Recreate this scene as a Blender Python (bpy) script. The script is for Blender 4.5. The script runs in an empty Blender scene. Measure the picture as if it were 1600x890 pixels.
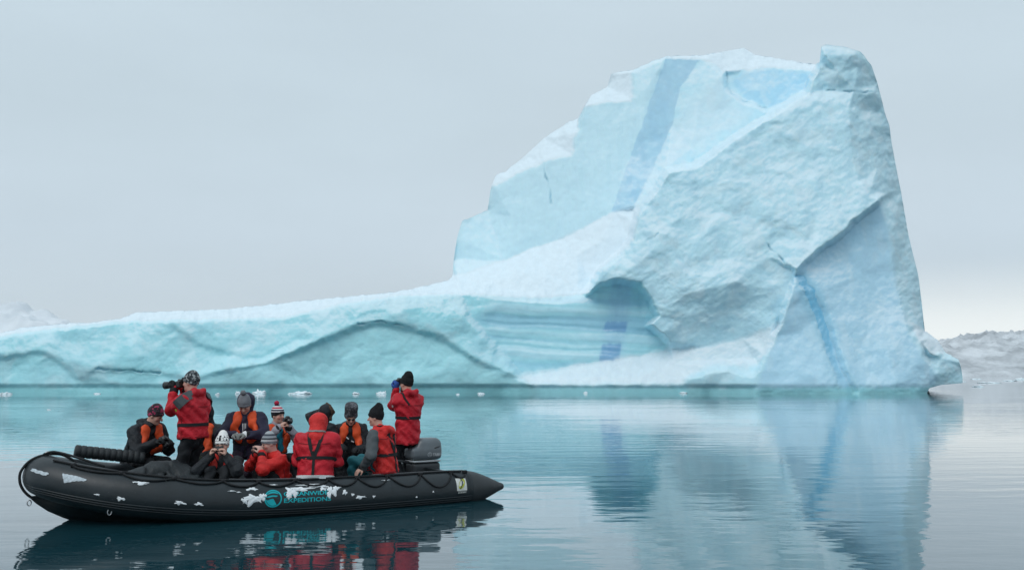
import bpy, bmesh, math, random
import numpy as np
from mathutils import Vector, Matrix
from mathutils.geometry import delaunay_2d_cdt

# ------------------------------------------------------------------ camera, sky, sun, exposure
SC = bpy.context.scene
COL = SC.collection
CAM_H, FPX, HORIZON = 1.75, 1440.0, 586.0          # eye height (m), focal length in photo pixels, horizon row
PITCH = math.atan((HORIZON - 445.0) / FPX)
cam_data = bpy.data.cameras.new("camera")
cam_data.sensor_width = 36.0
cam_data.lens = FPX / 1600.0 * 36.0
cam_data.clip_start, cam_data.clip_end = 0.1, 60000.0
cam = bpy.data.objects.new("camera", cam_data)
COL.objects.link(cam)
cam.location = (0, 0, CAM_H)
cam.rotation_euler = (math.radians(90) + PITCH, 0, 0)
SC.camera = cam

SUN_ELEV, SUN_AZ = math.radians(48), math.radians(215)      # behind and left of the camera, through cloud
world = bpy.data.worlds.new("World")
SC.world = world
world.use_nodes = True
wn, wl = world.node_tree.nodes, world.node_tree.links
wn.clear()
w_out = wn.new("ShaderNodeOutputWorld")
w_bg = wn.new("ShaderNodeBackground")
w_sky = wn.new("ShaderNodeTexSky")
w_sky.sky_type = 'NISHITA'
w_sky.sun_disc = False
w_sky.sun_elevation = SUN_ELEV
w_sky.sun_rotation = SUN_AZ
w_geo = wn.new("ShaderNodeTexCoord")
w_sep = wn.new("ShaderNodeSeparateXYZ")
wl.new(w_geo.outputs["Generated"], w_sep.inputs[0])
w_ramp = wn.new("ShaderNodeValToRGB")                        # overcast: pale at the horizon, even cloud above
wl.new(w_sep.outputs["Z"], w_ramp.inputs[0])
el = w_ramp.color_ramp.elements
el[0].position, el[0].color = 0.0, (6.6, 7.3, 7.6, 1)
el[1].position, el[1].color = 1.0, (6.4, 7.6, 8.4, 1)
for p_, c_ in ((0.05, (6.4, 7.35, 8.0, 1)), (0.14, (6.3, 7.4, 8.25, 1)), (0.26, (5.9, 7.05, 7.8, 1)), (0.42, (6.0, 7.2, 8.0, 1))):
    e_ = el.new(p_); e_.color = c_
w_map = wn.new("ShaderNodeMapping")
w_map.inputs["Scale"].default_value = (1.0, 1.0, 3.4)
wl.new(w_geo.outputs["Generated"], w_map.inputs[0])
w_noise = wn.new("ShaderNodeTexNoise")
w_noise.inputs["Scale"].default_value = 3.2
w_noise.inputs["Detail"].default_value = 4.0
w_noise.inputs["Roughness"].default_value = 0.5
wl.new(w_map.outputs[0], w_noise.inputs[0])
w_mr = wn.new("ShaderNodeMapRange")
w_mr.inputs[1].default_value, w_mr.inputs[2].default_value = 0.3, 0.7
w_mr.inputs[3].default_value, w_mr.inputs[4].default_value = 0.97, 1.03
wl.new(w_noise.outputs[0], w_mr.inputs[0])
# thin bright gap in the cloud low over the far shore on the right
w_dot = wn.new("ShaderNodeVectorMath"); w_dot.operation = 'DOT_PRODUCT'
gd = Vector((0.50, 1.0, 0.035)).normalized()
w_dot.inputs[1].default_value = gd
wl.new(w_geo.outputs["Generated"], w_dot.inputs[0])
w_gap = wn.new("ShaderNodeMapRange"); w_gap.interpolation_type = 'SMOOTHSTEP'
w_gap.inputs[1].default_value, w_gap.inputs[2].default_value = 0.93, 0.995
w_gap.inputs[3].default_value, w_gap.inputs[4].default_value = 0.0, 1.0
wl.new(w_dot.outputs["Value"], w_gap.inputs[0])
w_low = wn.new("ShaderNodeMapRange"); w_low.interpolation_type = 'SMOOTHSTEP'
w_low.inputs[1].default_value, w_low.inputs[2].default_value = 0.035, 0.12
w_low.inputs[3].default_value, w_low.inputs[4].default_value = 1.0, 0.0
wl.new(w_sep.outputs["Z"], w_low.inputs[0])
w_gm = wn.new("ShaderNodeMath"); w_gm.operation = 'MULTIPLY'
wl.new(w_gap.outputs[0], w_gm.inputs[0]); wl.new(w_low.outputs[0], w_gm.inputs[1])
w_mul = wn.new("ShaderNodeMix"); w_mul.data_type = 'RGBA'; w_mul.blend_type = 'MULTIPLY'
w_mul.inputs[0].default_value = 1.0
wl.new(w_ramp.outputs[0], w_mul.inputs[6]); wl.new(w_mr.outputs[0], w_mul.inputs[7])
w_mix = wn.new("ShaderNodeMix"); w_mix.data_type = 'RGBA'
wl.new(w_gm.outputs[0], w_mix.inputs[0])
wl.new(w_mul.outputs[2], w_mix.inputs[6])
w_mix.inputs[7].default_value = (10.8, 11.2, 11.0, 1)
w_sum = wn.new("ShaderNodeMix"); w_sum.data_type = 'RGBA'
w_sum.inputs[0].default_value = 0.97                         # a trace of clear sky behind thick cloud
wl.new(w_sky.outputs[0], w_sum.inputs[6]); wl.new(w_mix.outputs[2], w_sum.inputs[7])
wl.new(w_sum.outputs[2], w_bg.inputs[0])
w_bg.inputs[1].default_value = 0.1
wl.new(w_bg.outputs[0], w_out.inputs[0])

sun_data = bpy.data.lights.new("sun", 'SUN')
sun_data.energy, sun_data.angle, sun_data.color = 1.0, math.radians(35), (1.0, 0.985, 0.965)
sun = bpy.data.objects.new("sun", sun_data)
COL.objects.link(sun)
sd = Vector((math.sin(SUN_AZ) * math.cos(SUN_ELEV), math.cos(SUN_AZ) * math.cos(SUN_ELEV), math.sin(SUN_ELEV)))
sun.rotation_euler = sd.to_track_quat('Z', 'Y').to_euler()

SC.render.engine = 'CYCLES'
SC.view_settings.view_transform = 'Standard'
SC.view_settings.look = 'None'
SC.view_settings.gamma = 1.0
SC.view_settings.exposure = 0.0
SC.view_settings.use_curve_mapping = False
SC.cycles.use_denoising = True
SC.cycles.max_bounces = 8
SC.cycles.volume_bounces = 1

# ------------------------------------------------------------------ helpers
def ray(px, py):
    """world direction, scaled so that its y is 1, through a photo pixel"""
    x, y = (px - 800.0) / FPX, (445.0 - py) / FPX
    c, s = math.cos(PITCH), math.sin(PITCH)
    wy, wz = c - y * s, s + y * c
    return x / wy, wz / wy
def at(px, py, Y):
    a, b = ray(px, py)
    return Vector((a * Y, Y, CAM_H + b * Y))

def tag(o, label=None, cat=None, group=None, kind=None):
    if label: o["label"] = label
    if cat: o["category"] = cat
    if group: o["group"] = group
    if kind: o["kind"] = kind
    return o
def empty(name, loc=(0, 0, 0), rz=0.0):
    o = bpy.data.objects.new(name, None); COL.objects.link(o)
    o.location = loc; o.rotation_euler = (0, 0, rz); o.empty_display_size = 0.2
    return o
def mesh_obj(name, verts, faces, mat, parent=None, smooth=True, col=None, cname="Col"):
    me = bpy.data.meshes.new(name)
    verts = np.asarray(verts, dtype=np.float32).reshape(-1, 3)
    if isinstance(faces, np.ndarray):
        n = faces.shape[1]
        me.vertices.add(len(verts)); me.vertices.foreach_set("co", verts.ravel())
        me.loops.add(faces.size); me.loops.foreach_set("vertex_index", faces.astype(np.int32).ravel())
        me.polygons.add(len(faces))
        me.polygons.foreach_set("loop_start", np.arange(0, faces.size, n, dtype=np.int32))
        me.update(calc_edges=True)
    else:
        me.from_pydata(verts.tolist(), [], faces)
    if smooth:
        me.polygons.foreach_set("use_smooth", np.ones(len(me.polygons), dtype=bool))
    if col is not None:
        a = me.color_attributes.new(cname, 'FLOAT_COLOR', 'POINT')
        c4 = np.ones((len(verts), 4), dtype=np.float32); c4[:, :col.shape[1]] = col
        a.data.foreach_set("color", c4.ravel())
    me.validate(clean_customdata=False)
    me.update()
    o = bpy.data.objects.new(name, me); COL.objects.link(o)
    if mat is not None: me.materials.append(mat)
    if parent is not None: o.parent = parent
    return o

def _hash2(ix, iy, seed):
    h = ix.astype(np.int32).astype(np.uint32) * np.uint32(374761393) + iy.astype(np.int32).astype(np.uint32) * np.uint32(668265263) + np.uint32(seed * 1274126177 & 0xffffffff)
    h = (h ^ (h >> np.uint32(13))) * np.uint32(1274126177)
    return ((h ^ (h >> np.uint32(16))) & np.uint32(0xffff)).astype(np.float32) * np.float32(1 / 65535.0)
_GA = np.arange(256) * (2 * math.pi / 256); _GC, _GS = np.cos(_GA).astype(np.float32), np.sin(_GA).astype(np.float32)
def perlin(x, y, seed=0):
    x, y = np.broadcast_arrays(np.asarray(x, dtype=np.float32), np.asarray(y, dtype=np.float32))
    ix, iy = np.floor(x), np.floor(y); fx, fy = x - ix, y - iy
    ux, uy = fx * fx * fx * (fx * (fx * 6 - 15) + 10), fy * fy * fy * (fy * (fy * 6 - 15) + 10)
    def g(dx, dy):
        a = (_hash2(ix + dx, iy + dy, seed) * 255).astype(np.uint8)
        return _GC[a] * (fx - dx) + _GS[a] * (fy - dy)
    a = g(0, 0); a += (g(1, 0) - a) * ux
    b = g(0, 1); b += (g(1, 1) - b) * ux
    return (a + (b - a) * uy) * 1.5
def fbm(x, y, oct=4, seed=0, ridged=False, gain=0.5):
    s, a, f = 0.0, 1.0, 1.0
    for i in range(oct):
        n = perlin(x * f + 17.3 * i, y * f - 9.1 * i, seed + i)
        s = s + a * ((1 - 2 * np.abs(n)) if ridged else n)
        a *= gain; f *= 2.03
    return s
def sstep(a, b, x):
    t = np.clip((x - a) / (b - a), 0, 1)
    return t * t * (3 - 2 * t)

class Mat:
    """small node-material builder"""
    def __init__(s, name):
        s.m = bpy.data.materials.new(name); s.m.use_nodes = True
        s.n, s.l = s.m.node_tree.nodes, s.m.node_tree.links
        s.b = s.n["Principled BSDF"]
    def node(s, t, **kw):
        n = s.n.new(t)
        for k, v in kw.items():
            if k.startswith("i_"): n.inputs[k[2:].replace("_", " ")].default_value = v
            else: setattr(n, k, v)
        return n
    def set(s, **kw):
        for k, v in kw.items(): s.b.inputs[k.replace("_", " ")].default_value = v
        return s
def fabric(name, c, rough=0.8, var=0.18, scale=9.0, bump=0.35, bdist=0.006, sheen=0.0):
    """woven or coated cloth: slight tone variation plus creases"""
    M = Mat(name); tc = M.node("ShaderNodeTexCoord")
    nz = M.node("ShaderNodeTexNoise", i_Scale=scale, i_Detail=5.0, i_Roughness=0.6)
    M.l.new(tc.outputs["Object"], nz.inputs[0])
    mr = M.node("ShaderNodeMapRange"); mr.inputs[1].default_value, mr.inputs[2].default_value = 0.25, 0.75
    mr.inputs[3].default_value, mr.inputs[4].default_value = 1 - var, 1 + var
    M.l.new(nz.outputs[0], mr.inputs[0])
    mx = M.node("ShaderNodeMix", data_type='RGBA', blend_type='MULTIPLY'); mx.inputs[0].default_value = 1
    mx.inputs[6].default_value = (*c, 1); M.l.new(mr.outputs[0], mx.inputs[7])
    M.l.new(mx.outputs[2], M.b.inputs["Base Color"])
    n2 = M.node("ShaderNodeTexNoise", i_Scale=scale * 2.5, i_Detail=4.0, i_Roughness=0.6, i_Distortion=0.6)
    M.l.new(tc.outputs["Object"], n2.inputs[0])
    bp = M.node("ShaderNodeBump"); bp.inputs["Strength"].default_value = bump; bp.inputs["Distance"].default_value = bdist
    M.l.new(n2.outputs[0], bp.inputs["Height"]); M.l.new(bp.outputs[0], M.b.inputs["Normal"])
    M.set(Roughness=rough); M.b.inputs["Specular IOR Level"].default_value = 0.3
    if sheen: M.b.inputs["Sheen Weight"].default_value = sheen
    return M.m
def vcol(name, rough=0.6, spec=0.3, bump=None):
    M = Mat(name); a = M.node("ShaderNodeAttribute", attribute_name="Col")
    M.l.new(a.outputs["Color"], M.b.inputs["Base Color"])
    M.set(Roughness=rough); M.b.inputs["Specular IOR Level"].default_value = spec
    if bump:
        tc = M.node("ShaderNodeTexCoord")
        nz = M.node("ShaderNodeTexNoise", i_Scale=bump[0], i_Detail=6.0, i_Roughness=0.62)
        M.l.new(tc.outputs["Object"], nz.inputs[0])
        bp = M.node("ShaderNodeBump"); bp.inputs["Strength"].default_value = bump[1]; bp.inputs["Distance"].default_value = bump[2]
        M.l.new(nz.outputs[0], bp.inputs["Height"]); M.l.new(bp.outputs[0], M.b.inputs["Normal"])
    return M.m

# ------------------------------------------------------------------ water
def water_material():
    M = Mat("calm_sea"); tc = M.node("ShaderNodeTexCoord")
    M.set(Roughness=0.03, IOR=1.333)
    M.b.inputs["Coat Weight"].default_value, M.b.inputs["Coat IOR"].default_value, M.b.inputs["Coat Roughness"].default_value = 0.72, 1.333, 0.02   # extra reflective coat added to brighten the water's reflections
    M.b.inputs["Base Color"].default_value = (0.010, 0.052, 0.068, 1)
    def layer(sc, rot, scale, detail, rough, dist=0.0):
        mp = M.node("ShaderNodeMapping"); mp.inputs["Scale"].default_value = (*sc, 1.0)
        mp.inputs["Rotation"].default_value = (0, 0, math.radians(rot))
        M.l.new(tc.outputs["Object"], mp.inputs[0])
        nz = M.node("ShaderNodeTexNoise", i_Scale=scale, i_Detail=detail, i_Roughness=rough, i_Distortion=dist)
        M.l.new(mp.outputs[0], nz.inputs[0])
        return nz.outputs[0]
    def mul(a, b):
        m = M.node("ShaderNodeMath", operation='MULTIPLY')
        M.l.new(a, m.inputs[0])
        if isinstance(b, float): m.inputs[1].default_value = b
        else: M.l.new(b, m.inputs[1])
        return m.outputs[0]
    def add(a, b):
        m = M.node("ShaderNodeMath", operation='ADD'); M.l.new(a, m.inputs[0]); M.l.new(b, m.inputs[1]); return m.outputs[0]
    swell = layer((0.25, 0.6), 7, 0.55, 2.0, 0.5)
    rip = layer((0.30, 1.0), -6, 1.7, 2.0, 0.5, 0.3)
    fine = layer((0.45, 1.0), 10, 5.5, 2.0, 0.5)
    # ripples come in patches, with slicks between them
    pat = layer((0.5, 1.0), 20, 0.12, 2.0, 0.5)
    mr = M.node("ShaderNodeMapRange"); mr.inputs[1].default_value, mr.inputs[2].default_value = 0.40, 0.62
    mr.inputs[3].default_value, mr.inputs[4].default_value = 0.35, 1.0
    M.l.new(pat, mr.inputs[0])
    wmp = M.node("ShaderNodeMapping"); wmp.inputs["Rotation"].default_value = (0, 0, math.radians(-8)); M.l.new(tc.outputs["Object"], wmp.inputs[0])
    wv = M.node("ShaderNodeTexWave", wave_type='BANDS', bands_direction='Y', i_Scale=0.42, i_Distortion=3.5, i_Detail=2.0); wv.inputs["Detail Scale"].default_value = 0.5
    M.l.new(wmp.outputs[0], wv.inputs[0])
    rip = add(rip, mul(wv.outputs["Fac"], 0.16))
    h = add(mul(swell, 0.011), mul(add(mul(rip, 0.0100), mul(fine, 0.0036)), mr.outputs[0]))
    bp = M.node("ShaderNodeBump"); bp.inputs["Strength"].default_value = 1.0; bp.inputs["Distance"].default_value = 1.0
    M.l.new(h, bp.inputs["Height"]); M.l.new(bp.outputs[0], M.b.inputs["Normal"]); M.l.new(bp.outputs[0], M.b.inputs["Coat Normal"])
    return M.m
R_ = 40000.0
water = mesh_obj("water", [(-R_, -3000, 0), (R_, -3000, 0), (R_, R_, 0), (-R_, R_, 0)], [(0, 1, 2, 3)], water_material(), smooth=False)
tag(water, kind="structure")

# ------------------------------------------------------------------ far shore
def hill_material(name, rock, snow, lo, hi, scale):
    M = Mat(name); tc = M.node("ShaderNodeTexCoord")
    mp = M.node("ShaderNodeMapping"); mp.inputs["Scale"].default_value = (1, 1, 1.8); M.l.new(tc.outputs["Object"], mp.inputs[0])
    nz = M.node("ShaderNodeTexNoise", i_Scale=scale, i_Detail=9.0, i_Roughness=0.66); M.l.new(mp.outputs[0], nz.inputs[0])
    mr = M.node("ShaderNodeMapRange"); mr.inputs[1].default_value, mr.inputs[2].default_value = lo, hi
    M.l.new(nz.outputs[0], mr.inputs[0])
    mx = M.node("ShaderNodeMix", data_type='RGBA'); M.l.new(mr.outputs[0], mx.inputs[0])
    mx.inputs[6].default_value = (*rock, 1); mx.inputs[7].default_value = (*snow, 1)
    M.l.new(mx.outputs[2], M.b.inputs["Base Color"]); M.set(Roughness=0.9)
    return M.m
def hills(name, prof, Y, depth, mat, seed, rough):
    """a ridge: profile rows (px, py) at distance Y, rising back from the water's edge"""
    pxs = np.linspace(prof[0][0], prof[-1][0], 240); pys = np.interp(pxs, [p[0] for p in prof], [p[1] for p in prof])
    nr = 40; V = np.zeros((240, nr + 12, 3))
    for i, (px, py) in enumerate(zip(pxs, pys)):
        top = at(px, py, Y + depth); a = ray(px, HORIZON)[0]
        for j in range(nr + 12):
            if j < nr:
                t = j / (nr - 1); y = Y + depth * t; z = top.z * (1 - (1 - t) ** 1.7)
            else:
                t = (j - nr + 1) / 12; y = Y + depth * (1 + t); z = top.z * (1 - t)
            V[i, j] = (a * y, y, z)
    nzv = fbm(V[..., 0] / rough + 3, V[..., 1] / rough, 5, seed, ridged=True)
    amp = np.clip(V[..., 2] / (V[..., 2].max() + 1e-6), 0, 1)
    V[..., 2] += (nzv - 0.5) * amp * V[..., 2].max() * 0.16
    V[:, 0, 2] = -2; V[:, -1, 2] = -2
    n0, n1 = V.shape[:2]; idx = np.arange(n0 * n1).reshape(n0, n1)
    F = np.stack([idx[:-1, :-1], idx[1:, :-1], idx[1:, 1:], idx[:-1, 1:]], -1).reshape(-1, 4)
    o = mesh_obj(name, V.reshape(-1, 3), F, mat); tag(o, kind="structure"); return o
hills("hills", [(1380, 560), (1440, 548), (1475, 536), (1520, 529), (1560, 525), (1610, 526), (1680, 515), (1760, 520), (1850, 500), (2000, 520), (2200, 560)],
      1700, 420, hill_material("hazed_snowy_rock", (0.33, 0.35, 0.37), (0.72, 0.75, 0.78), 0.34, 0.62, 0.016), 5, 60.0)  # haze partly painted in: pale, low-contrast rock and snow
hills("far_mountain", [(-600, 480), (-350, 440), (-150, 470), (-40, 484), (20, 487), (60, 497), (150, 530), (260, 560)],
      3300, 500, hill_material("haze_pale_snow", (0.74, 0.78, 0.82), (0.82, 0.86, 0.90), 0.40, 0.56, 0.007), 9, 200.0)  # rock painted nearly snow-pale, so the mountain fades as in haze

# ------------------------------------------------------------------ iceberg
Y0 = 92.0
SKY = [(-420, 610, 10), (-330, 585, 10), (-200, 552, 11), (-60, 530, 9), (0, 520, 8), (40, 511, 8), (110, 505, 9), (150, 503, 9), (190, 497, 11), (212, 488, 13), (350, 483, 14),
       (440, 474, 14), (470, 470, 14), (600, 458, 15), (640, 452, 15.5), (700, 438, 16), (707, 432, 17), (709, 405, 18), (714, 372, 18), (722, 345, 18.5),
       (740, 338, 18.5), (762, 328, 18.5), (767, 293, 18.5), (775, 273, 19.5), (790, 268, 20), (815, 248, 20.5), (850, 216, 21), (888, 191, 21.5), (904, 185, 21.5),
       (913, 166, 21), (925, 148, 21), (949, 136, 21.5), (955, 115, 21.5), (990, 109, 21), (1010, 100, 20.5), (1040, 88, 20.5), (1095, 87, 21),
       (1140, 79, 23), (1162, 75, 24), (1180, 86, 23), (1230, 94, 22), (1274, 101, 21.5), (1281, 97, 10), (1283, 73, 9.5), (1290, 70, 9.5), (1318, 73, 9.5), (1345, 81, 10),
       (1353, 91, 10.5), (1362, 103, 11), (1371, 130, 12), (1374, 142, 12.5), (1384, 180, 13), (1390, 196, 13.5), (1392, 216, 13.5), (1400, 260, 13),
       (1408, 300, 13), (1420, 370, 12), (1435, 430, 11), (1441, 480, 10), (1445, 517, 9), (1465, 530, 8), (1476, 549, 7), (1498, 562, 6), (1502, 576, 6), (1504, 590, 6)]
LINES = [
 # shelf: snow edge along the top of the low wall (inner edge of the snow strip)
 [(-420, 616, 4), (-200, 572, 3), (-60, 540, 2), (0, 524, 1.5), (110, 509, 1.6), (190, 500, 1.8), (300, 497, 2), (440, 494, 2.2), (472, 487, 2), (540, 473, 2.2), (620, 461, 3), (720, 459, 3.6), (850, 464, 5), (905, 459, 6)],
 # waterline toe of the whole berg, then far below the surface
 [(-420, 640, 4), (-200, 640, 1.5), (0, 640, 0), (200, 640, -1), (400, 640, 0), (600, 640, 0.6), (760, 640, 1.2), (830, 640, 0.2), (900, 640, -1), (1000, 640, -1.6), (1080, 640, -1.5), (1180, 640, -3.2), (1250, 640, -4.2), (1320, 640, -4.6), (1400, 640, -3.4), (1455, 640, -0.5), (1504, 640, 5)],
 # big arch in the shelf: upper lip, then recessed face under it
 [(300, 590, -0.6), (360, 575, -0.6), (425, 560, -0.5), (500, 531, -0.1), (560, 507, 0.5), (600, 501, 0.9), (650, 513, 0.8), (690, 526, 0.8), (740, 558, 0.5), (775, 574, 0.4), (805, 586, 0.6)],
 [(300, 594, -0.3), (362, 580, -0.1), (427, 565, 0.1), (502, 536, 0.75), (562, 512, 1.35), (600, 506, 1.75), (648, 518, 1.65), (688, 531, 1.5), (737, 562, 1.1), (772, 578, 0.8), (803, 590, 0.8)],
 # smaller scars in the shelf
 [(-80, 572, 0.2), (0, 556, 0.2), (50, 549, 0.4), (70, 548, 0.5), (95, 560, 0.3), (125, 590, 0.1), (180, 598, 0.0)],
 [(-80, 577, 0.6), (0, 561, 0.7), (50, 554, 0.85), (68, 554, 0.9), (90, 565, 0.7), (120, 594, 0.35), (180, 601, 0.1)],
 [(150, 574, -0.3), (200, 577, -0.2), (250, 580, 0.0)], [(150, 578, 0.15), (200, 581, 0.2), (250, 584, 0.2)],
 [(270, 505, 1.2), (295, 522, 0.9), (310, 535, 0.8), (350, 548, 0.6), (385, 557, 0.4), (415, 555, 0.5), (440, 540, 0.8), (470, 530, 1.0)],
 [(266, 508, 1.5), (291, 526, 1.25), (308, 540, 1.1), (350, 553, 0.95), (384, 562, 0.7), (414, 560, 0.75), (437, 546, 1.05)],
 # crack where the rough shelf meets the layered wall
 [(730, 497, 1.6), (752, 520, 1.8), (770, 540, 1.9)], [(736, 497, 2.8), (758, 520, 2.9), (776, 540, 2.9)],
 # layered wall: top, middle, foot
 [(790, 470, 3.8), (860, 474, 4.0), (930, 470, 3.8), (1000, 466, 3.4)],
 [(790, 520, 3.2), (860, 520, 3.6), (940, 520, 3.6), (1005, 522, 3.4)],
 [(815, 582, 2.2), (870, 576, 2.6), (940, 564, 3.0), (1000, 556, 3.0), (1044, 548, 2.8)],
 # white ledge at the waterline: brow and lip
 [(820, 592, 1.2), (870, 589, 0.8), (930, 588, 0.2), (1000, 590, -0.4), (1060, 590, -0.6)],
 [(830, 601, 0.2), (900, 601, -0.6), (1000, 602, -1.3), (1060, 602, -1.2)],
 # ledge on to the right, under the front mass
 [(1048, 546, 2.0), (1100, 541, 1.0), (1160, 530, 0.6), (1215, 512, 0.2)],
 [(1050, 565, 0.8), (1120, 563, 0.2), (1180, 560, -0.2)],
 # teal hump at the water
 [(1085, 584, -0.9), (1105, 573, -1.3), (1135, 569, -1.6), (1160, 577, -1.6), (1183, 577, -1.6)],
 [(1083, 590, -1.8), (1110, 582, -2.4), (1140, 580, -2.6), (1175, 590, -2.8)],
 # overhanging arch lip of the front mass, then the wall behind it
 [(921, 458, 2.4), (938, 441, 1.2), (962, 434, 0.7), (1000, 441, 0.3), (1018, 466, 0.1), (1030, 493, -0.2), (1016, 507, -0.7), (1036, 519, -0.3), (1046, 532, 0.4)],
 [(915, 463, 4.4), (936, 448, 3.2), (962, 443, 2.9), (996, 450, 2.8), (1011, 471, 2.9), (1023, 496, 3.0), (1008, 511, 3.2), (1029, 526, 3.2), (1039, 538, 3.2)],
 # left ridge of the front mass and the back mass behind it
 [(930, 440, 1.6), (944, 418, 1.8), (975, 396, 2.0), (988, 372, 2.2), (994, 345, 2.6), (1008, 322, 3.0), (1030, 293, 3.4), (1044, 268, 4.0), (1085, 262, 4.4), (1110, 246, 4.8), (1150, 216, 5.6), (1172, 202, 6.2), (1205, 183, 6.8), (1235, 163, 7.6), (1262, 147, 8.4), (1268, 128, 9.0), (1280, 106, 9.6)],
 [(924, 438, 9.0), (938, 415, 10), (970, 391, 10.5), (983, 370, 10.8), (989, 343, 11), (1003, 318, 11.2), (1025, 289, 12), (1040, 263, 12.5), (1083, 256, 13.4), (1107, 240, 14), (1147, 211, 15), (1169, 197, 15.5), (1201, 177, 16.2), (1231, 158, 17), (1257, 143, 17.6), (1262, 127, 18.4), (1274, 106, 20)],
 # foot of the back wall where the snow slope meets it
 [(716, 431, 15.4), (788, 407, 15), (835, 388, 14.5), (880, 372, 13.8), (962, 330, 12.6), (996, 322, 11.6)],
 # shoulder line of the back wall (snow above, blue wall below)
 [(770, 291, 17.6), (800, 276, 17.2), (850, 253, 16.4), (895, 243, 16.0), (903, 205, 17), (914, 166, 18)],
 [(914, 166, 18), (935, 160, 18), (988, 158, 17.6), (991, 112, 19.2), (1040, 90, 19.0)],
 # bluish band running down the back wall, both edges
 [(1040, 90, 19.0), (1012, 170, 16.9), (985, 243, 15.2), (956, 331, 12.9)],
 [(1096, 92, 19.6), (1062, 140, 17.9), (1050, 195, 16.6), (1022, 262, 14.6), (987, 328, 12.7)],
 # snow cap over the recessed blue panel
 [(1136, 112, 18.6), (1165, 110, 19.3), (1195, 104, 19.4), (1235, 106, 19.2), (1272, 110, 19.0)],
 [(1134, 117, 19.2), (1140, 140, 18.6), (1163, 156, 17.8), (1200, 172, 17.0)],
 [(1128, 118, 17.6), (1134, 144, 17.0), (1160, 161, 16.4), (1196, 176, 15.9)],
 # corner between the front and the right flank of the front mass
 [(1352, 91, 10.2), (1340, 105, 9.4), (1335, 140, 8.2), (1327, 165, 7.4), (1329, 230, 5.4), (1343, 285, 3.8), (1358, 305, 3.2), (1374, 311, 3.2)],
 # hooded top of the pinnacle
 [(1283, 76, 9.3), (1290, 87, 8.6), (1330, 86, 8.8), (1350, 90, 10)],
 [(1286, 140, 9.4), (1320, 143, 8.6), (1368, 143, 10.5)],
 # dark facet: upper edge lip, then the set-back face below it
 [(1374, 314, 3.0), (1332, 345, 1.8), (1310, 368, 1.0), (1284, 384, 0.2), (1262, 404, -0.5), (1245, 420, -0.9)],
 [(1375, 320, 5.6), (1335, 351, 4.6), (1313, 374, 3.9), (1287, 390, 2.8), (1265, 410, 1.4), (1247, 427, 0.0)],
 # right edge of the dark facet
 [(1375, 320, 5.6), (1388, 352, 5.4), (1396, 420, 4.0), (1408, 478, 2.4), (1421, 522, 1.0), (1442, 558, 0.2), (1464, 585, 1.2)],
 [(1396, 352, 6.4), (1406, 420, 5.6), (1420, 476, 4.4), (1432, 512, 3.4)],
 # snow ledge at the right foot
 [(1432, 512, 3.4), (1440, 530, 1.4), (1455, 552, 1.2), (1476, 552, 5.6)], [(1448, 556, 2.4), (1470, 560, 3.4), (1498, 564, 5.4)],
 # tongue running down from the facet's left corner
 [(1245, 427, -0.6), (1238, 455, -1.2), (1226, 490, -1.6), (1212, 525, -2.0), (1198, 556, -2.6), (1184, 582, -3.0)],
 [(1240, 424, 0.2), (1230, 455, 0.1), (1217, 490, 0.0), (1204, 523, -0.5), (1190, 552, -1.0)],
 # groove of the blue vein
 [(1243, 432, -0.4), (1262, 455, -0.5), (1277, 492, -0.9), (1291, 540, -1.9), (1305, 580, -2.8), (1322, 612, -3.6)],
 [(1252, 428, 0.4), (1272, 455, 0.1), (1288, 492, -0.3), (1302, 540, -1.3), (1316, 580, -2.3), (1334, 612, -3.2)],
 [(1260, 425, 0.7), (1281, 455, 0.1), (1297, 492, -0.5), (1312, 540, -1.8), (1326, 580, -2.8), (1345, 612, -3.6)],
]
PTS = [(60, 540, 0.6), (200, 540, 0.2), (230, 520, 0.9), (380, 520, 1.2), (500, 505, 1.0), (560, 580, 0.9), (640, 560, 1.4), (700, 580, 1.0), (450, 590, 0.3), (640, 480, 1.6), (700, 490, 1.6),
       (300, 605, -0.4), (100, 605, 0.0), (420, 606, -0.2), (600, 606, 0.4), (760, 606, 0.9),
       (800, 430, 8.5), (860, 425, 8.5), (760, 445, 7.5), (900, 400, 10.5), (940, 375, 11),
       (800, 340, 16), (850, 320, 15.2), (900, 310, 14.4), (940, 270, 14.8), (950, 200, 16.6), (1010, 140, 17.5), (1030, 200, 16.4),
       (1090, 170, 16.4), (1110, 210, 15.2), (1080, 230, 14.4), (1180, 140, 18.0), (1230, 135, 18.0),
       (1060, 340, 1.6), (1030, 380, 0.8), (1000, 410, 0.6), (1060, 420, 0.1), (1110, 300, 3.2), (1150, 350, 1.8), (1130, 400, 0.6), (1070, 460, -0.6), (1110, 450, -0.9), (1150, 440, -0.6), (1100, 480, -0.2), (1160, 480, 0.2), (1070, 505, 0.3), (1120, 510, 0.5),
       (1200, 250, 4.6), (1250, 200, 6.2), (1290, 160, 7.6), (1220, 330, 2.0), (1270, 280, 3.6), (1300, 320, 2.4), (1200, 400, 0.4), (1190, 450, 0.0), (1310, 240, 5.0), (1310, 115, 8.4),
       (1360, 200, 8.6), (1372, 260, 7.6), (1385, 300, 7.6),
       (1340, 430, 2.4), (1360, 500, 0.6), (1390, 560, -1.4), (1340, 570, -2.2), (1290, 470, 0.0), (1250, 520, -1.6), (1240, 580, -3.4), (1280, 590, -3.4), (1400, 598, -2.6), (1450, 600, -0.4), (1480, 598, 3.5)]
BX0, BX1, BY0, BY1 = -420, 1506, 20, 645
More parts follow.
